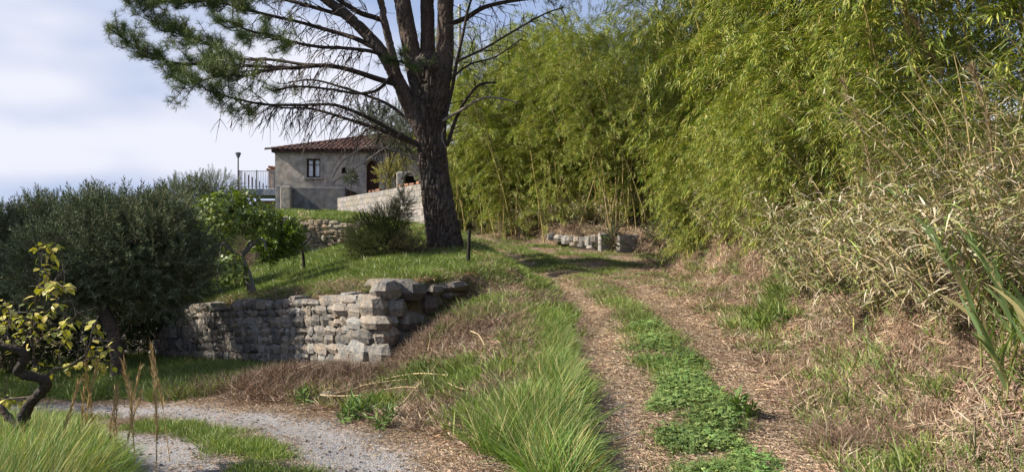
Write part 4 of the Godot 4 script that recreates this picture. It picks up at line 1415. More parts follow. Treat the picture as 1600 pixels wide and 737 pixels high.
func build_reeds() -> void:
	var vs := []
	const ORD := ["first", "second", "third", "fourth", "fifth", "sixth", "seventh", "eighth", "ninth", "tenth", "eleventh", "twelfth", "thirteenth", "fourteenth", "fifteenth"]
	for k in 4: vs.append(reed_variant([0.68, 0.45, 0.34, 0.24][k], [1.1, 1.5, 1.9, 2.3][k], 16))
	var bands := [["front", [[3.75, 5.0, 0], [3.65, 5.6, 0], [3.95, 6.1, 0], [3.75, 6.6, 0], [3.95, 7.3, 0], [3.8, 7.9, 1], [4.0, 8.6, 0], [3.85, 9.3, 0], [4.1, 10.5, 0], [4.15, 11.6, 1], [4.2, 12.8, 1], [4.3, 14.2, 0], [4.4, 15.6, 1], [4.45, 17.2, 0], [4.5, 18.8, 1]]],
		["middle", [[5.0, 5.2, 1], [4.6, 5.6, 1], [4.7, 6.5, 1], [4.6, 7.4, 2], [4.6, 8.3, 2], [4.6, 9.3, 1], [4.7, 10.3, 2], [4.7, 11.4, 1]]],
		["back", [[5.7, 5.8, 2], [5.3, 6.2, 2], [6.0, 6.8, 3], [5.4, 7.2, 2], [6.6, 7.4, 3], [6.0, 7.8, 3], [5.3, 8.2, 3], [6.6, 8.8, 3], [5.3, 9.4, 2], [4.9, 4.6, 3]]]]
	var rows := []
	for bd in bands:
		for k in bd[1].size(): rows.append(bd[1][k] + ["%s dry reed clump from the camera in the %s row on the right bank" % [ORD[k], bd[0]]])
	for k in 8:
		var fx := [-1.0, -0.1, 0.8, 1.7, 2.6, 3.5, 4.9, 4.7]
		var fd := [28.6, 27.6, 27.0, 26.2, 25.7, 25.0, 21.6, 19.8]
		rows.append([fx[k], fd[k], 0, "low straw clump under the far bamboo, %s from the pine trunk" % ORD[k]])
	for q in rows:
		var o := thing("dry_reed_clump", G(q[0], q[1]), q[3], "reeds", "dry reeds on the right bank", rf(-0.6, 0.6))
		o.scale = Vector3.ONE * rf(0.85, 1.15)
		var c := part("cane", vs[q[2]][0], M.culm, o, "stuff")
		part("foliage", vs[q[2]][1], M.straw if q[2] < 2 else M.leaf, o, "stuff")
	# giant cane: each long blade its own part
	var gl := ["tall green giant cane with broad blades at the right edge", "green giant cane leaning left in front of the dry reeds", "short giant cane with upright blades low on the right bank", "pale green giant cane rising from the reeds beside the bamboo", "giant cane between the two tallest ones at the right edge", "lowest giant cane nearest the camera on the right bank"]
	var spots := [[3.32, 5.05, 0.75, -0.1], [3.36, 5.4, 0.95, -0.3], [3.28, 4.85, 0.6, 0.08], [3.6, 6.4, 1.15, -0.25], [3.42, 5.2, 0.85, -0.22], [3.2, 4.95, 0.5, -0.15]]
	for k in 6:
		var sp = spots[k]
		var o := thing("giant_cane", G(sp[0], sp[1]), gl[k], "cane")
		var h: float = sp[2]
		var pts := []
		for s in 9:
			var u := s / 8.0
			pts.append(Vector3(sp[3] * u * h + 0.05 * sin(u * 4), u * h, 0.06 * sin(u * 3.0)))
		var g := Geo.new()
		g.tube(pts, taper(9, 0.009, 0.004), 8, Color(0.20, 0.2, 0.08))
		part("stem", g.mesh(), M.culm, o)
		for s in 19:
			var u := lerpf(0.35, 1.0, s / 18.0)
			var i := mini(int(u * 8), 7)
			var p: Vector3 = (pts[i] as Vector3).lerp(pts[i + 1], u * 8 - i)
			var sd := 1.0 if s % 2 else -1.0
			var a := rf(-0.7, 0.7)
			var d := Vector3(sd * cos(a) * rf(0.25, 0.6) + sp[3] * 0.5, rf(0.75, 1.3), sin(a) * 0.6).normalized()
			var lg := Geo.new()
			var c := vary(Color(0.15, 0.22, 0.085), 0.2)
			if R.randf() < 0.2: c = Color(0.3, 0.27, 0.13)
			lg.blade(Vector3.ZERO, d, d.cross(Vector3(sd, 0.2, 1.5)).normalized(), rf(0.24, 0.42), rf(0.02, 0.034), rf(0.1, 1.0), c, 7)
			part("leaf", lg.mesh(), M.leaf, o).position = p
	# feathery plumes
	var pl := [[[1372, 330], [1352, 225], [1318, 130], 8.0], [[1475, 130], [1452, 80], [1430, 30], 8.4], [[1560, 300], [1545, 190], [1520, 110], 6.5]]
	var pln := ["brown feathery reed plume in front of the bamboo", "brown feathery plume high beside the yellow bamboo stem", "slender reed plume rising above the dry reeds at right edge"]
	for k in 3:
		var q = pl[k]
		var a := P(q[0][0], q[0][1], q[3])
		var o := thing("reed_plume", Vector3(a.x + 0.25, ground_y(a.x + 0.25, q[3]), a.z), pln[k], "reed")
		var c := curve([Vector3(0, -0.05, 0), a - o.position, P(q[1][0], q[1][1], q[3] - 0.1) - o.position, P(q[2][0], q[2][1], q[3] - 0.15) - o.position], 6)
		var g := Geo.new()
		g.tube(c, taper(c.size(), 0.009, 0.003), 5, Color(0.32, 0.26, 0.13))
		part("stem", g.mesh(), M.culm, o)
		var f := Geo.new()
		for s in range(6, c.size()):
			for w in 22:
				var p: Vector3 = c[s] + (c[mini(s + 1, c.size() - 1)] - c[s]) * R.randf()
				var d: Vector3 = ((c[s] - c[s - 1]).normalized() * 1.6 + rdir() * 0.9).normalized()
				f.blade(p, d, d.cross(rdir()).normalized(), rf(0.05, 0.13), 0.007, 0.6, vary(Color(0.27, 0.2, 0.13), 0.25), 2)
		part("plume", f.mesh(), M.straw, o, "stuff")
	# the bright yellow culm high in the thicket
	var yc := thing("yellow_bamboo", G(5.0, 9.6), "single bright yellow bamboo stem showing high in the thicket", "bamboo")
	var y0 := P(1438, 112, 9.3) - yc.position
	var pts2 := curve([Vector3.ZERO, (y0 * 0.5) + Vector3(0.3, 0.3, 0), y0, P(1412, 0, 9.2) - yc.position, P(1395, -80, 9.2) - yc.position], 5)
	var yg := Geo.new()
	yg.tube(pts2, taper(pts2.size(), 0.028, 0.018), 10, Color(0.48, 0.32, 0.035))
	part("culm", yg.mesh(), M.culm, yc)
	yg = Geo.new()
	for k in range(2, pts2.size() - 1, 2):
		var t: Vector3 = (pts2[k + 1] - pts2[k]).normalized()
		yg.tube([pts2[k] - t * 0.02, pts2[k], pts2[k] + t * 0.02], [0.024, 0.033, 0.024], 10, Color(0.3, 0.24, 0.08))
	part("node_ring", yg.mesh(), M.culm, yc)

# ---------------------------------------------------------------- other trees and shrubs
func woody(called: String, at: Vector3, label: String, cat: String, group: String, limbs: Array, col: Color, rough := 0.0) -> Node3D:
	# limbs: [points (local), r0, r1]; the first one is the trunk
	var o := thing(called, at, label, cat, group)
	for k in limbs.size():
		var c := curve(limbs[k][0], 5)
		if rough > 0.0:
			for q in c.size(): c[q] += Vector3(N1.get_noise_2d(q * 0.7 + k * 9, 3), 0, N1.get_noise_2d(q * 0.7, 60 + k)) * rough
		var rr := taper(c.size(), limbs[k][1], limbs[k][2])
		if rough > 0.0:
			for q in rr.size(): rr[q] *= 1.0 + 0.35 * N1.get_noise_2d(q * 1.3 + k * 5, 20)
		var g := Geo.new()
		g.tube(c, rr, 12 if k == 0 else 7, vary(col, 0.08))
		part("trunk" if k == 0 else "branch", g.mesh(), M.bark, o)
	return o
var olive_spray: Mesh
func olive(at: Vector3, h: float, rad: float, blobs: Array, count: int, label: String, lean: Vector3, group := "", shade := 1.0) -> void:
	var limbs := [[[Vector3(0, -0.2, 0), lean * 0.3 + Vector3(0.05, h * 0.2, 0), lean + Vector3(0, h * 0.45, 0)], 0.15, 0.09]]
	for b in blobs:
		limbs.append([[lean + Vector3(0, h * 0.43, 0), (lean + Vector3(0, h * 0.45, 0)).lerp(b[0], 0.5) + rdir() * 0.1, b[0] + Vector3(0, b[1].y * 0.3, 0)], 0.07, 0.02])
	var o := woody("olive_tree", at, label, "olive tree", group, limbs, Color(0.13, 0.11, 0.095), 0.08)
	crown("crown", o, olive_spray, M.olive, blobs, count, 0.8, 1.5, 0.75, -0.22, Color(0.9, 0.98, 0.88) * shade, Color(1.6, 1.65, 1.45) * shade)
func build_trees() -> void:
	olive_spray = spray_mesh(26, 0.36, 0.062, 0.015, [Color(0.065, 0.082, 0.05), Color(0.085, 0.10, 0.065), Color(0.055, 0.072, 0.04), Color(0.13, 0.145, 0.11)], 0.75)
	var E := func(px: float, py: float, d: float, o: Vector3, rx: float, ry: float) -> Array:
		return [P(px, py, d) - o, Vector3(rx, ry, rx * 0.95) * d / FOC]
	var a := G(-7.05, 13.5)
	olive(a, 3.4, 1.6, [E.call(150, 398, 13.4, a, 76, 72), E.call(225, 392, 13.6, a, 76, 70), E.call(185, 352, 13.9, a, 60, 36), E.call(100, 420, 13.2, a, 62, 64), E.call(255, 345, 13.9, a, 26, 28), E.call(140, 335, 13.9, a, 16, 22), E.call(265, 420, 13.8, a, 52, 70), E.call(175, 440, 14.2, a, 90, 50)], 3600, "dark olive tree with leaning trunk on the grass beside the gravel road", Vector3(-0.3, 0, 0.0))
	a = G(-10.6, 16.0)
	olive(a, 3.2, 1.6, [E.call(20, 415, 16, a, 85, 74), E.call(75, 378, 16.5, a, 55, 46), E.call(-50, 405, 15.5, a, 70, 64), E.call(60, 340, 16.4, a, 18, 22), E.call(40, 450, 15.5, a, 90, 50)], 2800, "dark bushy olive tree at the left edge behind the gnarled tree", Vector3(0.2, 0, 0.1))
	a = G(-9.4, 19.4)
	olive(a, 3.2, 1.5, [E.call(255, 372, 19, a, 70, 56), E.call(200, 364, 19.5, a, 62, 46), E.call(300, 400, 18.6, a, 40, 60), E.call(235, 430, 18.6, a, 80, 50)], 2600, "middle olive tree growing on the terrace above the wall's shaded end", Vector3(0.1, 0, 0))
	a = G(-12.4, 30)
	olive(a, 3.4, 1.5, [E.call(300, 318, 30, a, 46, 40), E.call(335, 300, 30.5, a, 34, 26), E.call(275, 310, 30, a, 30, 24), E.call(355, 325, 30, a, 30, 24)], 1500, "pale grey green olive tree showing above the others before the balcony", Vector3(0.1, 0, 0), "", 1.25)
	a = G(-14.5, 21.5)
	olive(a, 3.4, 1.5, [E.call(95, 358, 21, a, 66, 38), E.call(20, 366, 21, a, 60, 36), E.call(160, 340, 21.5, a, 40, 30)], 1500, "olive tree in the back row whose twigs top the left skyline", Vector3(0.1, 0, 0))
	# the grove goes on beyond the left edge
	for q in [[-12.3, 11.6], [-13.4, 15.0], [-15.6, 19.0], [-13.0, 8.0]]:
		a = G(q[0], q[1])
		olive(a, 5.2, 1.6, [[Vector3(0, 3.9, 0), Vector3(1.9, 1.8, 1.9)], [Vector3(0.7, 4.7, 0.4), Vector3(1.4, 1.3, 1.4)], [Vector3(-0.8, 3.2, -0.5), Vector3(1.5, 1.3, 1.5)]], 1900, "olive tree of the grove beyond the left edge, %s" % ("level with the wall" if q[1] == 15.0 else "farthest" if q[1] == 19.0 else "beside the road" if q[1] == 11.6 else "nearest"), Vector3(0.1, 0, 0), "olive grove beyond the left edge")
	a = G(-6.2, 37.5)
	olive(a, 4.2, 1.6, [E.call(612, 200, 37.5, a, 36, 36), E.call(580, 185, 38, a, 26, 18), E.call(640, 215, 37, a, 34, 40)], 1500, "grey olive tree beside the farmhouse door behind the pine", Vector3(0.1, 0, 0), "", 1.1)
	a = G(-1.1, 47)
	olive(a, 9.5, 2.4, [E.call(770, 95, 47, a, 62, 50), E.call(810, 110, 47, a, 60, 56), E.call(745, 130, 47, a, 40, 60), E.call(850, 90, 47, a, 60, 60)], 2200, "tall grey green tree behind the far bamboo and the utility pole", Vector3(0.1, 0, 0), "", 1.0)
	for q in [[3.5, 38.0, 920, 70], [8.5, 34.0, 1070, 40]]:
		a = G(q[0], q[1])
		olive(a, 9.0, 2.6, [E.call(q[2], q[3], q[1], a, 90, 90), E.call(q[2] - 60, q[3] + 70, q[1], a, 80, 80), E.call(q[2] + 70, q[3] + 80, q[1], a, 90, 90)], 2000, "dark tree behind the bamboo thicket, " + ("showing over the hollow" if q[2] < 1000 else "farther right"), Vector3(0.1, 0, 0), "dark trees behind the bamboo", 0.9)
	# fig tree on the terrace
	a = P(396, 470, 15.8)
	a.y = ground_y(a.x, 15.8)
	var L := func(m: Array, d0: float, d1: float) -> Array:
		var o := []
		for q in pin(m, d0, d1): o.append(q - a)
		return o
	var fig := woody("fig_tree", a, "fig tree with pale leaning trunk and broad light green leaves", "fig tree", "", [[L.call([[397, 478], [392, 450], [385, 425], [376, 402]], 15.8, 15.8), 0.1, 0.065], [L.call([[378, 406], [365, 395], [350, 378], [335, 350]], 15.8, 15.5), 0.05, 0.02], [L.call([[377, 402], [390, 380], [396, 360], [385, 330]], 15.8, 16.2), 0.05, 0.02], [L.call([[378, 400], [396, 380], [404, 374], [412, 376], [416, 392]], 15.8, 15.6), 0.04, 0.012], [L.call([[352, 380], [330, 385], [312, 405], [300, 430]], 15.5, 15.0), 0.03, 0.01], [L.call([[345, 385], [342, 410], [338, 440], [345, 458]], 15.5, 15.2), 0.018, 0.008], [L.call([[385, 335], [400, 315], [410, 302]], 16.2, 16.3), 0.02, 0.01], [L.call([[340, 360], [340, 335], [350, 315]], 15.5, 15.3), 0.02, 0.01]], Color(0.26, 0.25, 0.24))
	var g := Geo.new()
	g.tube([Vector3.ZERO, Vector3(0, 0.2, 0.01)], [0.005, 0.003], 4, Color(0.2, 0.17, 0.13), false)
	for k in 7:
		var an := k * 2.4
		var d := Vector3(cos(an), rf(-0.1, 0.6), sin(an)).normalized()
		var o := Vector3(0, 0.05 + 0.025 * k, 0) + d * 0.06
		lobed_leaf(g, o, d, d.cross(Vector3.UP).normalized(), rf(0.085, 0.13), vary([Color(0.12, 0.16, 0.055), Color(0.155, 0.19, 0.07), Color(0.095, 0.135, 0.05)][k % 3], 0.2))
	crown("crown", fig, g.mesh(), M.leaf, [E.call(340, 338, 15.6, a, 30, 26), E.call(395, 328, 16, a, 28, 24), E.call(368, 314, 16, a, 30, 12), E.call(318, 395, 15.4, a, 32, 36), E.call(300, 440, 15, a, 24, 20), E.call(350, 425, 15.2, a, 26, 26), E.call(405, 352, 15.9, a, 22, 18)], 340, 0.6, 0.95, 0.5, -0.08, Color(0.9, 0.95, 0.85), Color(1.35, 1.3, 1.1))
	# small citrus tree
	a = P(439, 447, 17.4)
	a.y = ground_y(a.x, 17.4)
	var cit := woody("citrus_tree", a, "small round citrus tree with thin dark trunk beside the fig tree", "citrus tree", "", [[L.call([[439, 452], [438, 425], [435, 400], [432, 380]], 17.4, 17.4), 0.045, 0.03], [L.call([[436, 405], [420, 390], [412, 375]], 17.4, 17.2), 0.025, 0.01], [L.call([[435, 400], [448, 385], [454, 370]], 17.4, 17.6), 0.025, 0.01]], Color(0.06, 0.05, 0.045))
	crown("crown", cit, spray_mesh(16, 0.26, 0.085, 0.04, [Color(0.14, 0.20, 0.05), Color(0.18, 0.24, 0.06), Color(0.11, 0.165, 0.04)]), M.leaf, [E.call(432, 372, 17.4, a, 27, 26), E.call(418, 385, 17.3, a, 16, 16), E.call(448, 378, 17.5, a, 17, 18)], 420, 0.7, 1.2, 0.5, -0.3, Color(0.8, 0.85, 0.8), Color(1.2, 1.15, 1.0))
	# the dark bush at the pine's foot
	a = G(-3.05, 18.2)
	var limbs := []
	for k in 9:
		var q := Vector3(rf(-0.75, 0.65), rf(0.7, 1.3), rf(-0.4, 0.4))
		limbs.append([[Vector3(0.15, -0.05, 0), q * 0.5 + rdir() * 0.05, q], 0.022, 0.006])
	limbs.append([[Vector3(0.15, 0, 0), Vector3(0.3, 0.8, 0), Vector3(0.38, 1.65, 0.05)], 0.024, 0.006])
	var bush := woody("heather_bush", a, "dark green feathery bush beside the pine trunk", "bush", "", limbs, Color(0.09, 0.07, 0.055))
	var fine := spray_mesh(44, 0.3, 0.035, 0.007, [Color(0.045, 0.068, 0.025), Color(0.06, 0.085, 0.03), Color(0.085, 0.105, 0.04)], 0.6)
	crown("crown", bush, fine, M.olive, [E.call(582, 368, 18.2, a, 36, 34), E.call(606, 350, 18.3, a, 28, 26), E.call(560, 385, 18.1, a, 18, 22), E.call(630, 318, 18.3, a, 9, 20), E.call(596, 385, 18, a, 42, 24), E.call(625, 335, 18.3, a, 14, 20)], 2300, 0.55, 0.95, 0.5, -0.25, Color(0.6, 0.68, 0.55), Color(1.1, 1.1, 0.9))
	# shrubs round the walls and the yard
	var bram := spray_mesh(22, 0.4, 0.055, 0.035, [Color(0.045, 0.07, 0.03), Color(0.06, 0.085, 0.035), Color(0.08, 0.075, 0.045)], 1.0)
	var shr := [[-7.6, 17.4, "dark bramble hanging over the shaded end of the retaining wall", [E.call(262, 455, 17.2, Vector3.ZERO, 50, 48), E.call(225, 480, 17.6, Vector3.ZERO, 48, 50), E.call(285, 480, 16.6, Vector3.ZERO, 24, 22)], bram, 700, M.olive],
		[-9.7, 17.3, "dark thicket of brambles below the left olive trees", [E.call(140, 520, 17, Vector3.ZERO, 60, 42), E.call(60, 530, 16.5, Vector3.ZERO, 70, 50), E.call(200, 530, 18, Vector3.ZERO, 40, 36), E.call(10, 500, 16, Vector3.ZERO, 60, 70)], bram, 1200, M.olive],
		[-6.1, 35.6, "yellowish shrub in front of the arched door", [E.call(610, 276, 35.6, Vector3.ZERO, 14, 12), E.call(624, 266, 35.6, Vector3.ZERO, 12, 12)], spray_mesh(18, 0.5, 0.09, 0.03, [Color(0.24, 0.2, 0.07), Color(0.18, 0.19, 0.06)]), 240, M.leaf],
		[-8.0, 37.6, "small dark shrub under the round-headed farmhouse window", [E.call(549, 278, 37.6, Vector3.ZERO, 8, 11)], spray_mesh(22, 0.22, 0.035, 0.02, [Color(0.045, 0.07, 0.03), Color(0.06, 0.085, 0.035)], 1.0), 160, M.olive],
		[-2.5, 17.9, "dry dark brush heaped against the pine's left foot", [E.call(637, 392, 17.9, Vector3.ZERO, 22, 20)], spray_mesh(26, 0.3, 0.05, 0.006, [Color(0.09, 0.065, 0.05), Color(0.13, 0.095, 0.07)], 0.8), 260, M.straw],
		[3.2, 23.9, "small dark weed growing in the gap of the low wall", [E.call(958, 374, 23.6, Vector3.ZERO, 6, 15)], bram, 50, M.olive],
		[4.1, 22.9, "leafy weed at the right end of the low pale wall", [E.call(1036, 362, 22.6, Vector3.ZERO, 18, 16), E.call(1062, 352, 22, Vector3.ZERO, 18, 14)], bram, 150, M.olive],
		[3.5, 17.5, "tangled dark shrub under the drooping bamboo on the bank", [E.call(1090, 352, 17.4, Vector3.ZERO, 32, 24)], bram, 260, M.olive]]
	for q in shr:
		a = G(q[0], q[1])
		var bl := []
		for b in q[3]: bl.append([b[0] - a, b[1]])
		var ls := []
		for b in bl: ls.append([[Vector3.ZERO, b[0] * 0.5 + rdir() * 0.05, b[0]], 0.015, 0.006])
		var o := woody("shrub", a, q[2], "shrub", "", ls, Color(0.09, 0.07, 0.055))
		crown("foliage", o, q[4], q[6], bl, q[5], 0.7, 1.3, 0.5, -0.3, Color(0.8, 0.85, 0.8), Color(1.25, 1.2, 1.1))

# ---------------------------------------------------------------- the gnarled fruit tree at the left edge
func build_gnarled_tree() -> void:
	var D := 5.3
	var a := P(34, 0, D)
	a.y = ground_y(a.x, D)
	var base_row := HY + (EYE - a.y + 0.1) / D * FOC
	var L := func(m: Array, d0: float, d1: float) -> Array:
		var o := []
		for q in pin(m, d0, d1): o.append(q - a)
		return o
	var k := D / FOC * 0.5
	var dark := Color(0.07, 0.058, 0.052)
	var tree := thing("gnarled_fruit_tree", a, "gnarled dark fruit tree with yellowing leaves at the left edge", "fruit tree")
	var twigs := []
	for q in [["trunk", [[30, base_row], [34, 735], [36, 695], [32, 665], [45, 632], [64, 612], [71, 597], [60, 590], [43, 587], [26, 580], [36, 565], [36, 552], [18, 544], [-12, 538]], 15, 8, 0.0, -0.25],
		["branch", [[30, 668], [12, 652], [-4, 636], [-30, 640]], 9, 6, 0.0, 0.1], ["branch", [[24, 672], [12, 688], [2, 715], [-2, base_row]], 8, 7, 0.0, 0.15],
		["branch", [[66, 594], [54, 588], [52, 555], [48, 518], [59, 448], [73, 410], [89, 372]], 4, 1.2, 0, -0.2], ["branch", [[70, 592], [84, 577], [108, 571], [135, 550], [143, 518], [153, 493]], 4, 1.2, 0, 0.25],
		["branch", [[32, 550], [45, 522], [59, 501], [81, 480], [92, 466]], 5, 1.5, -0.1, 0.1], ["branch", [[108, 571], [135, 562], [165, 548], [190, 528]], 2.5, 1.0, 0.1, 0.2],
		["branch", [[52, 540], [75, 520], [100, 510], [122, 488]], 2.2, 0.9, 0, -0.3], ["branch", [[59, 448], [74, 450], [95, 445]], 1.6, 0.8, -0.2, -0.3], ["branch", [[66, 430], [64, 400], [70, 375]], 1.5, 0.8, -0.2, -0.1],
		["branch", [[56, 470], [80, 440], [105, 455]], 1.8, 0.9, -0.1, -0.4], ["branch", [[18, 546], [10, 520], [16, 490], [6, 470]], 2.6, 1.0, -0.1, 0.3], ["branch", [[36, 556], [25, 530], [30, 500], [20, 480]], 2.2, 0.9, 0, 0.3],
		["branch", [[140, 535], [142, 560], [160, 565], [178, 572]], 1.8, 0.9, 0.2, 0.35], ["branch", [[8, 515], [0, 505], [-20, 520]], 2.0, 1.0, 0.1, 0.0], ["branch", [[50, 530], [38, 508], [44, 482]], 1.6, 0.8, -0.1, -0.2], ["branch", [[95, 572], [92, 545], [104, 520], [98, 498]], 1.8, 0.9, 0.1, 0.2],
		["branch", [[44, 620], [20, 622], [-5, 625]], 2.5, 1.2, 0, 0.3]]:
		var c := curve(L.call(q[1], D + q[4], D + q[5]), 7)
		var rr := taper(c.size(), q[2] * k * 1.25, q[3] * k * 1.25)
		if q[2] > 6:
			for i in rr.size(): rr[i] *= 1.0 + 0.4 * N1.get_noise_2d(i * 1.1, q[2])
		var g := Geo.new()
		g.tube(c, rr, 14 if q[2] > 6 else 6, vary(dark if q[2] > 4 else Color(0.12, 0.10, 0.09), 0.1))
		if q[2] > 6:
			for i in g.v.size(): g.v[i] += g.n[i] * 0.012 * N1.get_noise_3dv((g.v[i] as Vector3) * Vector3(26, 14, 26))
		part(q[0], g.mesh(), M.bark, tree)
		if q[2] < 5.5: twigs.append(c)
	var lm := []
	for i in 8:
		var g := Geo.new()
		var col := vary([Color(0.36, 0.32, 0.07), Color(0.28, 0.28, 0.07), Color(0.44, 0.37, 0.10), Color(0.20, 0.22, 0.06)][i % 4], 0.15)
		var s := rf(0.042, 0.066)
		var cen := []
		for u in 5: cen.append(Vector3(0, -0.1 * u * u * s / 4.0, u * s / 4.0))
		var wd := [0.02, 0.3, 0.36, 0.24, 0.01]
		for u in 4:
			for sd in [-1.0, 1.0]:
				var p0: Vector3 = cen[u]; var p1: Vector3 = cen[u + 1]
				g.quad(p0, p1, p1 + Vector3(sd * wd[u + 1] * s, 0.12 * wd[u + 1] * s, 0), p0 + Vector3(sd * wd[u] * s, 0.12 * wd[u] * s, 0), col)
		lm.append(g.mesh())
	for c in twigs:
		for i in 24:
			var u := pow(R.randf(), 0.7)
			var p: Vector3 = c[int(u * (c.size() - 1))]
			if p.y < 0.35: continue
			var d := (Vector3(rf(-1, 1), rf(-0.7, 0.3), rf(-1, 1))).normalized()
			var lf := part("leaf", lm[R.randi() % 8], M.leaf, tree)
			lf.transform = Transform3D(Basis.looking_at(-d, Vector3.UP + rdir() * 0.4) * Basis.from_scale(Vector3.ONE * rf(0.7, 1.2)), p + d * 0.03)
	var tg := Geo.new()
	for c in twigs:
		for i in 6:
			var p: Vector3 = c[R.randi() % c.size()]
			var d := (Vector3.UP * 0.8 + rdir()).normalized()
			tg.tube([p, p + d * 0.08, p + d * 0.17 + rdir() * 0.02], [0.0035, 0.0028, 0.002], 3, Color(0.15, 0.13, 0.12), false)
	part("twigs", tg.mesh(), M.bark, tree, "stuff")

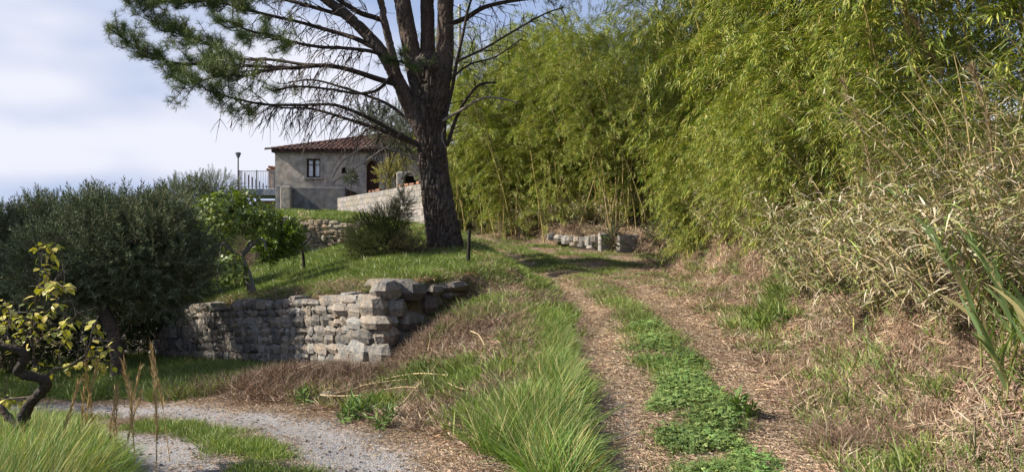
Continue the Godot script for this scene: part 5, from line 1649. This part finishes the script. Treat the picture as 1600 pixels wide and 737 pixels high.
# ---------------------------------------------------------------- grass, straw, litter
func build_grass() -> void:
	var gr := [Color(0.10, 0.155, 0.035), Color(0.13, 0.185, 0.045), Color(0.085, 0.135, 0.04), Color(0.165, 0.20, 0.06)]
	var lush := [Color(0.125, 0.215, 0.05), Color(0.16, 0.255, 0.065), Color(0.10, 0.17, 0.05), Color(0.24, 0.29, 0.09), Color(0.09, 0.15, 0.055), Color(0.18, 0.25, 0.075), Color(0.13, 0.22, 0.055), Color(0.15, 0.25, 0.06), Color(0.32, 0.29, 0.14)]
	var st := [Color(0.40, 0.315, 0.235), Color(0.48, 0.395, 0.30), Color(0.32, 0.245, 0.18), Color(0.235, 0.175, 0.13)]
	var br := [Color(0.13, 0.09, 0.07), Color(0.17, 0.12, 0.09), Color(0.22, 0.165, 0.12), Color(0.10, 0.075, 0.055)]
	var kinds := {
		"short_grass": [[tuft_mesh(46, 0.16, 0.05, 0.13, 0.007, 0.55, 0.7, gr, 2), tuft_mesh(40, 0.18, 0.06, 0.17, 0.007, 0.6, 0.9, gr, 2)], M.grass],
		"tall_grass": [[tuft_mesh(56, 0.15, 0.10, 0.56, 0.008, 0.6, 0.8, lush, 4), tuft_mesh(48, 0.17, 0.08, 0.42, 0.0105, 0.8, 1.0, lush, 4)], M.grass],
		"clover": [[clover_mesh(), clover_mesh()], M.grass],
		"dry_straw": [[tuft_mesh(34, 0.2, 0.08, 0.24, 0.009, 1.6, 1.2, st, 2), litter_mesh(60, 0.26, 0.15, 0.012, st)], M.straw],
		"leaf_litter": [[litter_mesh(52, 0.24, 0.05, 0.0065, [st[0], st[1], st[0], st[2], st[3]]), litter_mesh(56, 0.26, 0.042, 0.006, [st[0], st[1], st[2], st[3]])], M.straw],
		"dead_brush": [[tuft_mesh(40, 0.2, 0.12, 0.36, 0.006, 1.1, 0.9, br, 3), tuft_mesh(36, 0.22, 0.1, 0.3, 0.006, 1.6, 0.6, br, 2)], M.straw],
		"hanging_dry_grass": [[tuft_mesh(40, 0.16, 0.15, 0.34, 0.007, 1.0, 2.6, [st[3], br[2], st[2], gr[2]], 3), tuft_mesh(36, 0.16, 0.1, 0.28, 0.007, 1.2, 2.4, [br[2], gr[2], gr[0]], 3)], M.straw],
	}
	var xf := {}
	var tn := {}
	for k in kinds:
		xf[k] = [[], []]; tn[k] = [[], []]
	var put := func(kind: String, x: float, d: float, s: float, tint: float, nrm: Vector3, wide := 1.0) -> void:
		var v := R.randi() % 2
		var b := basis_to(nrm, rf(0, TAU), 1.0)
		b = b * Basis.from_scale(Vector3(s * wide, s, s * wide))
		xf[kind][v].append(Transform3D(b, G(x, d)))
		var w := tint * rf(0.82, 1.18)
		tn[kind][v].append(Color(w * rf(0.93, 1.12), w, w * rf(0.9, 1.05)))
	for i in 105000:
		var d := 3.9 + 35.0 * pow(R.randf(), 1.75)
		var x := rf(-0.74, 0.76) * (d + 0.4)
		if x < -12.0 or x > 5.6: continue
		site(x, d)
		cover(x, d)
		if YARD > 0.3: continue
		var e := 0.12
		var nrm := Vector3(ground_y(x - e, d) - ground_y(x + e, d), 2 * e, -(ground_y(x, d - e) - ground_y(x, d + e))).normalized()
		var wide := 1.0 + 0.03 * d
		var n2 := N2.get_noise_2d(x * 1.6 + 40.0, d * 1.6)
		var low := A < 0.05 and UP < 0.5
		var tone := 0.85 + 0.35 * sm(-0.4, 0.4, N3.get_noise_2d(x * 2.0, d * 2.0))
		if T > -0.3 and S > 0.9:
			if R.randf() < GREENK * 0.8: put.call("short_grass", x, d, rf(0.8, 1.5), tone, Vector3.UP, wide)
			elif T < 2.6:
				var q1 := N1.get_noise_2d(x * 2.0 - 9.0, d * 2.0)
				var q3 := N1.get_noise_2d(x * 1.1 + 50.0, d * 1.1)
				if q1 > 0.22 and R.randf() < 0.75: continue
				if q3 > 0.12 and R.randf() < 0.6: put.call("dead_brush", x, d, rf(0.4, 0.9), tone * 1.25, nrm, wide * 0.9)
				elif R.randf() < 0.10: put.call("short_grass", x, d, rf(0.6, 1.4), tone, Vector3.UP, wide)
				elif R.randf() < 0.35: put.call("leaf_litter", x, d, rf(0.8, 1.2), tone * 0.9, nrm, wide)
				else: put.call("dry_straw", x, d, rf(0.5, 1.1), tone * (0.92 + 0.3 * q3), nrm, wide * 0.9)
		elif S > -1.12 and not (UP > 0.5 and x < -3.0):
			if R.randf() < GREENK * 0.85:
				if d < 10.5 and S < 0.5 and R.randf() < lerpf(0.75, 0.3, sm(6.0, 10.0, d)): put.call("clover", x, d, rf(0.5, 1.15), tone * rf(0.9, 1.25), nrm, wide * rf(0.6, 1.0))
				else: put.call("short_grass", x, d, rf(0.6, 1.1), tone, nrm, wide)
				if R.randf() < 0.12: put.call("short_grass", x, d, rf(0.9, 1.3), tone, nrm, wide)
			elif R.randf() < lerpf(0.62, 0.2 if S < 0.0 else 0.4, sm(10.0, 6.5, d) * sm(0.4, 0.1, absf(absf(S) - 0.68))): put.call("leaf_litter", x, d, rf(0.8, 1.2), tone, nrm, wide)
		elif low and RL < 1.6 + 0.4 * n2 and RL > -1.0:
			if R.randf() < GREENK * 0.8: put.call("short_grass", x, d, rf(0.5, 0.9), tone, Vector3.UP, wide)
			elif R.randf() < 0.02 + 0.14 * sm(0.28, 0.5, absf(absf(RL) - 0.64)) + 0.25 * sm(0.9, 1.4, RL): put.call("leaf_litter", x, d, rf(0.7, 1.0), tone * 0.8, nrm, wide)
		elif low and RL < 0.0:
			if RL < -0.95 and x > -9.0 and (d < 7.4 or RL < -1.6): put.call("tall_grass", x, d, rf(0.7, 1.1) * sm(-0.6, -1.5, RL), tone, Vector3.UP, wide)
			elif R.randf() < 0.5: put.call("short_grass", x, d, rf(0.7, 1.2), tone, Vector3.UP, wide)
		elif low:
			var mound := exp(-((x + 2.8) * (x + 2.8) / 2.0 + (d - 10.9) * (d - 10.9) / 1.3)) + 0.55 * exp(-((x + 1.25) * (x + 1.25) / 0.3 + (d - 11.1) * (d - 11.1) / 0.5))
			var sh := sm(lerpf(-2.1, -1.5, sm(5.2, 7.0, d)), lerpf(-1.65, -1.28, sm(5.2, 7.0, d)), S + 0.35 * n2) * sm(12.0, 10.0, d) * sm(-0.5, -0.1, n2 + 0.3 * sm(8, 6, d))
			var nearfoot := sm(7.4, 6.0, d) * sm(-3.6, -2.4, S)
			if R.randf() < maxf(sh, nearfoot * 0.5): put.call("tall_grass", x, d, rf(0.45, 1.0) * lerpf(0.45, 1.0, sh) * lerpf(1.0, 0.6, sm(6.5, 9.0, d)), tone, (nrm + Vector3.UP).normalized(), wide)
			elif R.randf() < mound * 1.3: put.call("dead_brush", x, d, rf(0.8, 1.3), tone, nrm, wide)
			elif R.randf() < GREENK: put.call("short_grass", x, d, rf(0.8, 1.7), tone, Vector3.UP, wide)
			elif x > -3.8: put.call("dry_straw" if R.randf() < 0.82 else "dead_brush", x, d, rf(0.7, 1.1), tone * 0.9, nrm, wide)
			elif R.randf() < 0.6: put.call("short_grass", x, d, rf(1.2, 2.2), tone * 0.9, Vector3.UP, wide)
		else:
			if A < 0.34 and UP < 0.5 and APAR > 1.9: continue
			if A < 0.95 and UP < 0.5 and APAR > 2.6 and APAR < 4.0 and R.randf() < 0.6: put.call("hanging_dry_grass", x, d, rf(0.7, 1.1), tone, Vector3.UP, 1.2)
			elif R.randf() < GREENK * 0.95: put.call("short_grass", x, d, rf(0.7, 1.5), tone, (nrm + Vector3.UP).normalized(), wide)
			elif R.randf() < 0.35: put.call("dry_straw", x, d, rf(0.6, 1.0), tone, nrm, wide)
	var lab := {"short_grass": ["short green grass on the terraces, banks and between the ruts", "grass"], "tall_grass": ["tall bright green grass along the track shoulder and road edge", "grass"], "clover": ["low clover growing in the middle strip of the track", "clover"], "dry_straw": ["dry straw covering the banks", "straw"], "leaf_litter": ["fallen bamboo leaves strewn over the track", "leaf litter"], "dead_brush": ["dead brown brush heaped below the retaining wall", "brush"], "hanging_dry_grass": ["dead grass hanging over the top of the retaining wall", "dry grass"]}
	for k in kinds:
		var o := thing(k, Vector3.ZERO, lab[k][0], lab[k][1])
		o.set_meta("kind", "stuff")
		for v in 2:
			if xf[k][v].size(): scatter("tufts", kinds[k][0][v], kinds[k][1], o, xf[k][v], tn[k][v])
		print(k, " ", xf[k][0].size() + xf[k][1].size())
	# loose stones on the road and in the ruts
	var pxf := []
	var ptn := []
	for i in 7000:
		var d := 4.2 + 9.0 * pow(R.randf(), 1.5)
		var x := rf(-0.72, 0.2) * (d + 0.3)
		site(x, d)
		var on_road := A < 0.0 and RL > -1.1 and RL < 1.7
		var in_rut := absf(absf(S) - 0.68) < 0.3
		if not on_road and not (in_rut and R.randf() < 0.6): continue
		var sz := lerpf(0.006, 0.026, pow(R.randf(), 4.0))
		pxf.append(Transform3D(Basis.from_euler(Vector3(rf(0, TAU), rf(0, TAU), 0)) * Basis.from_scale(Vector3(sz * rf(0.8, 1.5), sz, sz * rf(0.8, 1.3))), G(x, d) + Vector3(0, sz * 0.15, 0)))
		var t := rf(0.2, 0.4)
		ptn.append(Color(t, t * 0.96, t * 0.92))
	var peb := thing("pebbles", Vector3.ZERO, "loose grey pebbles on the gravel road and in the track's ruts", "pebbles")
	peb.set_meta("kind", "stuff")
	scatter("stones", stone_shapes[3], M.stone, peb, pxf, ptn)
	# seed stalks over the grass at lower left
	var sg := Geo.new()
	var c := curve([Vector3.ZERO, Vector3(0.015, 0.3, 0), Vector3(0.03, 0.56, 0.01), Vector3(0.07, 0.82, 0.02)], 4)
	sg.tube(c, taper(c.size(), 0.003, 0.0015), 4, Color(0.36, 0.28, 0.13), false)
	for s in range(6, c.size()):
		for w in 12:
			var d: Vector3 = ((c[s] - c[s - 1]).normalized() * 2.2 + rdir() * 0.7).normalized()
			sg.blade(c[s] - (c[s] - c[s - 1]) * R.randf(), d, d.cross(rdir()).normalized(), rf(0.04, 0.09), 0.007, 0.4, vary(Color(0.36, 0.27, 0.14), 0.25), 2)
	var sm_ := sg.mesh()
	var clus := [[-3.05, 5.5], [-2.78, 5.65], [-2.55, 5.4], [-3.3, 5.9], [-2.9, 6.1], [-2.72, 5.3], [-3.2, 5.2]]
	var stalks := []
	for i in 16:
		var q = clus[i % 7]
		var x: float = q[0] + R.randfn() * 0.12
		var d: float = q[1] + R.randfn() * 0.12
		var o := part("seed_stalk", sm_, M.straw, self)
		o.transform = Transform3D(basis_to((Vector3.UP + Vector3(rf(-0.2, 0.2), 0, rf(-0.2, 0.2))).normalized(), rf(0, TAU), rf(0.7, 1.15)), G(x, d))
		stalks.append(o)
	stalks.sort_custom(func(a, b): return a.position.x / -a.position.z < b.position.x / -b.position.z)
	for i in stalks.size(): tag(stalks[i], "dry seed stalk in the lower left grass, %s from the left edge" % NTH[i], "grass stalk", "seed stalks in the lower left grass")
func clover_mesh() -> ArrayMesh:
	var g := Geo.new()
	for k in 60:
		var o := Vector3(rf(-1, 1) * 0.15, rf(0.015, 0.085), rf(-1, 1) * 0.15)
		var up := (Vector3.UP + rdir() * 0.5).normalized()
		var a0 := rf(0, TAU)
		var col := vary([Color(0.105, 0.175, 0.05), Color(0.14, 0.20, 0.065), Color(0.085, 0.14, 0.045)][k % 3], 0.28)
		for j in 3:
			var an := a0 + TAU * j / 3.0
			var d := Vector3(cos(an), 0.1, sin(an))
			d = (d - up * d.dot(up) * 0.8).normalized()
			g.leaf(o, d, up.cross(d).normalized(), rf(0.02, 0.034), 0.02, col, 0.1)
	for k in 10:
		var d := (Vector3.UP + rdir() * 0.6).normalized()
		g.blade(Vector3(rf(-1, 1) * 0.15, 0, rf(-1, 1) * 0.15), d, d.cross(rdir()).normalized(), rf(0.06, 0.14), 0.006, 0.8, Color(0.12, 0.18, 0.05), 2)
	return g.mesh()

# ---------------------------------------------------------------- small things
func build_small_things() -> void:
	var g := Geo.new()
	var d := 15.0
	var a := G(P(731, 0, d).x, d)
	var top := P(733.5, 359, d) - a
	g.tube([Vector3(0, -0.2, 0), top * 0.5, top], [0.04, 0.038, 0.036], 10, Color(0.035, 0.033, 0.03))
	var o := part("stake", g.mesh(), M.wood, self)
	o.position = a
	tag(o, "short black wooden stake leaning beside the pine trunk", "stake")
	# pale cut canes lying at the foot of the bank
	var canes := [[[[512, 632], [560, 618], [610, 602], [655, 596], [700, 600]], 9.2, 9.6, 3, "longest pale cane arching over the brush by the boulders"], [[[560, 616], [600, 609], [635, 605]], 9.0, 9.1, 2, "short pale cane beneath the long arching one"], [[[500, 630], [530, 632], [565, 631]], 8.9, 8.9, 2, "thin pale cane lying at the road edge"], [[[648, 622], [668, 602], [682, 580]], 9.3, 9.5, 2.4, "pale cane slanting up across the dry bank"], [[[630, 645], [655, 612], [672, 590]], 9.0, 9.6, 1.8, "thin cane slanting beside the crossing one"], [[[698, 612], [712, 620], [730, 626]], 8.6, 8.5, 3, "stubby bleached stick low on the bank"], [[[690, 598], [692, 612], [693, 632]], 8.8, 8.7, 1.6, "short upright dry stem below the bank"], [[[600, 622], [630, 618], [655, 620]], 9.0, 9.1, 1.4, "faint grey stem lying in the dead brush"], [[[735, 528], [748, 535], [757, 552]], 10.4, 10.2, 1.8, "bent dry stem on the straw bank below the track"], [[[680, 505], [672, 540], [668, 560]], 11.0, 10.8, 1.6, "dry stem standing against the boulder wall"]]
	for q in canes:
		var pts := []
		var last := 0.0
		var raw := []
		for m in q[0]: raw.append(hit(m[0], m[1] + 4.0) + Vector3(0, 0.13, 0))
		for p in curve(raw, 5):
			pts.append(p)
		var o0: Vector3 = pts[0]
		var loc := []
		for p in pts: loc.append(p - o0)
		g = Geo.new()
		var w: float = q[3] * q[1] / FOC * 0.55
		g.tube(loc, taper(loc.size(), w, w * 0.55), 7, vary(Color(0.44, 0.35, 0.21), 0.1))
		var n := part("dry_cane", g.mesh(), M.culm, self)
		n.position = o0
		tag(n, q[4], "cane")
	# rocks
	for q in [[515, 624, 26, 16, 9.0, "pale round rock at the road edge beside the canes", Color(0.45, 0.41, 0.35)], [600, 445, 40, 14, 12.6, "flat pale stone lying on top of the wall corner", Color(0.4, 0.37, 0.32)]]:
		var p := P(q[0], q[1], q[4])
		p = hit(q[0], q[1])
		var s := stone(self, p, Vector3(q[2], q[3], q[2]) * -p.z / FOC * 1.15, rf(-0.5, 0.5), q[6], 0.15, "rock")
		tag(s, q[5], "rock")
	# weed rosettes and small green plants along the road's right edge
	var wd := spray_mesh(12, 0.16, 0.13, 0.03, [Color(0.085, 0.14, 0.04), Color(0.11, 0.17, 0.045)], 1.2)
	var k := 0
	for q in [[545, 652, 7.9], [560, 648, 8.0], [600, 668, 7.2], [538, 655, 7.8], [612, 655, 7.5], [575, 640, 8.3], [470, 628, 9.4], [1210, 495, 10.9], [1195, 510, 10.4], [1232, 505, 10.6], [1150, 640, 7.0], [1170, 655, 6.8]]:
		var p := hit(q[0], q[1] + 4)
		var n := thing("weed", p, ("low green weed by the gravel road, %s of seven" if k < 7 else "low green weed at the straw bank's foot, %s of five") % ["first", "second", "third", "fourth", "fifth", "sixth", "seventh"][k if k < 7 else k - 7], "weed", ["weeds at the gravel road's edge", "weeds at the foot of the straw bank"][0 if k < 7 else 1])
		for j in 4:
			var m := part("leaves", wd, M.grass, n)
			m.transform = Transform3D(basis_to((Vector3.UP + rdir() * 0.8).normalized(), rf(0, TAU), rf(0.7, 1.2)), Vector3(rf(-0.08, 0.08), 0, rf(-0.08, 0.08)))
		k += 1
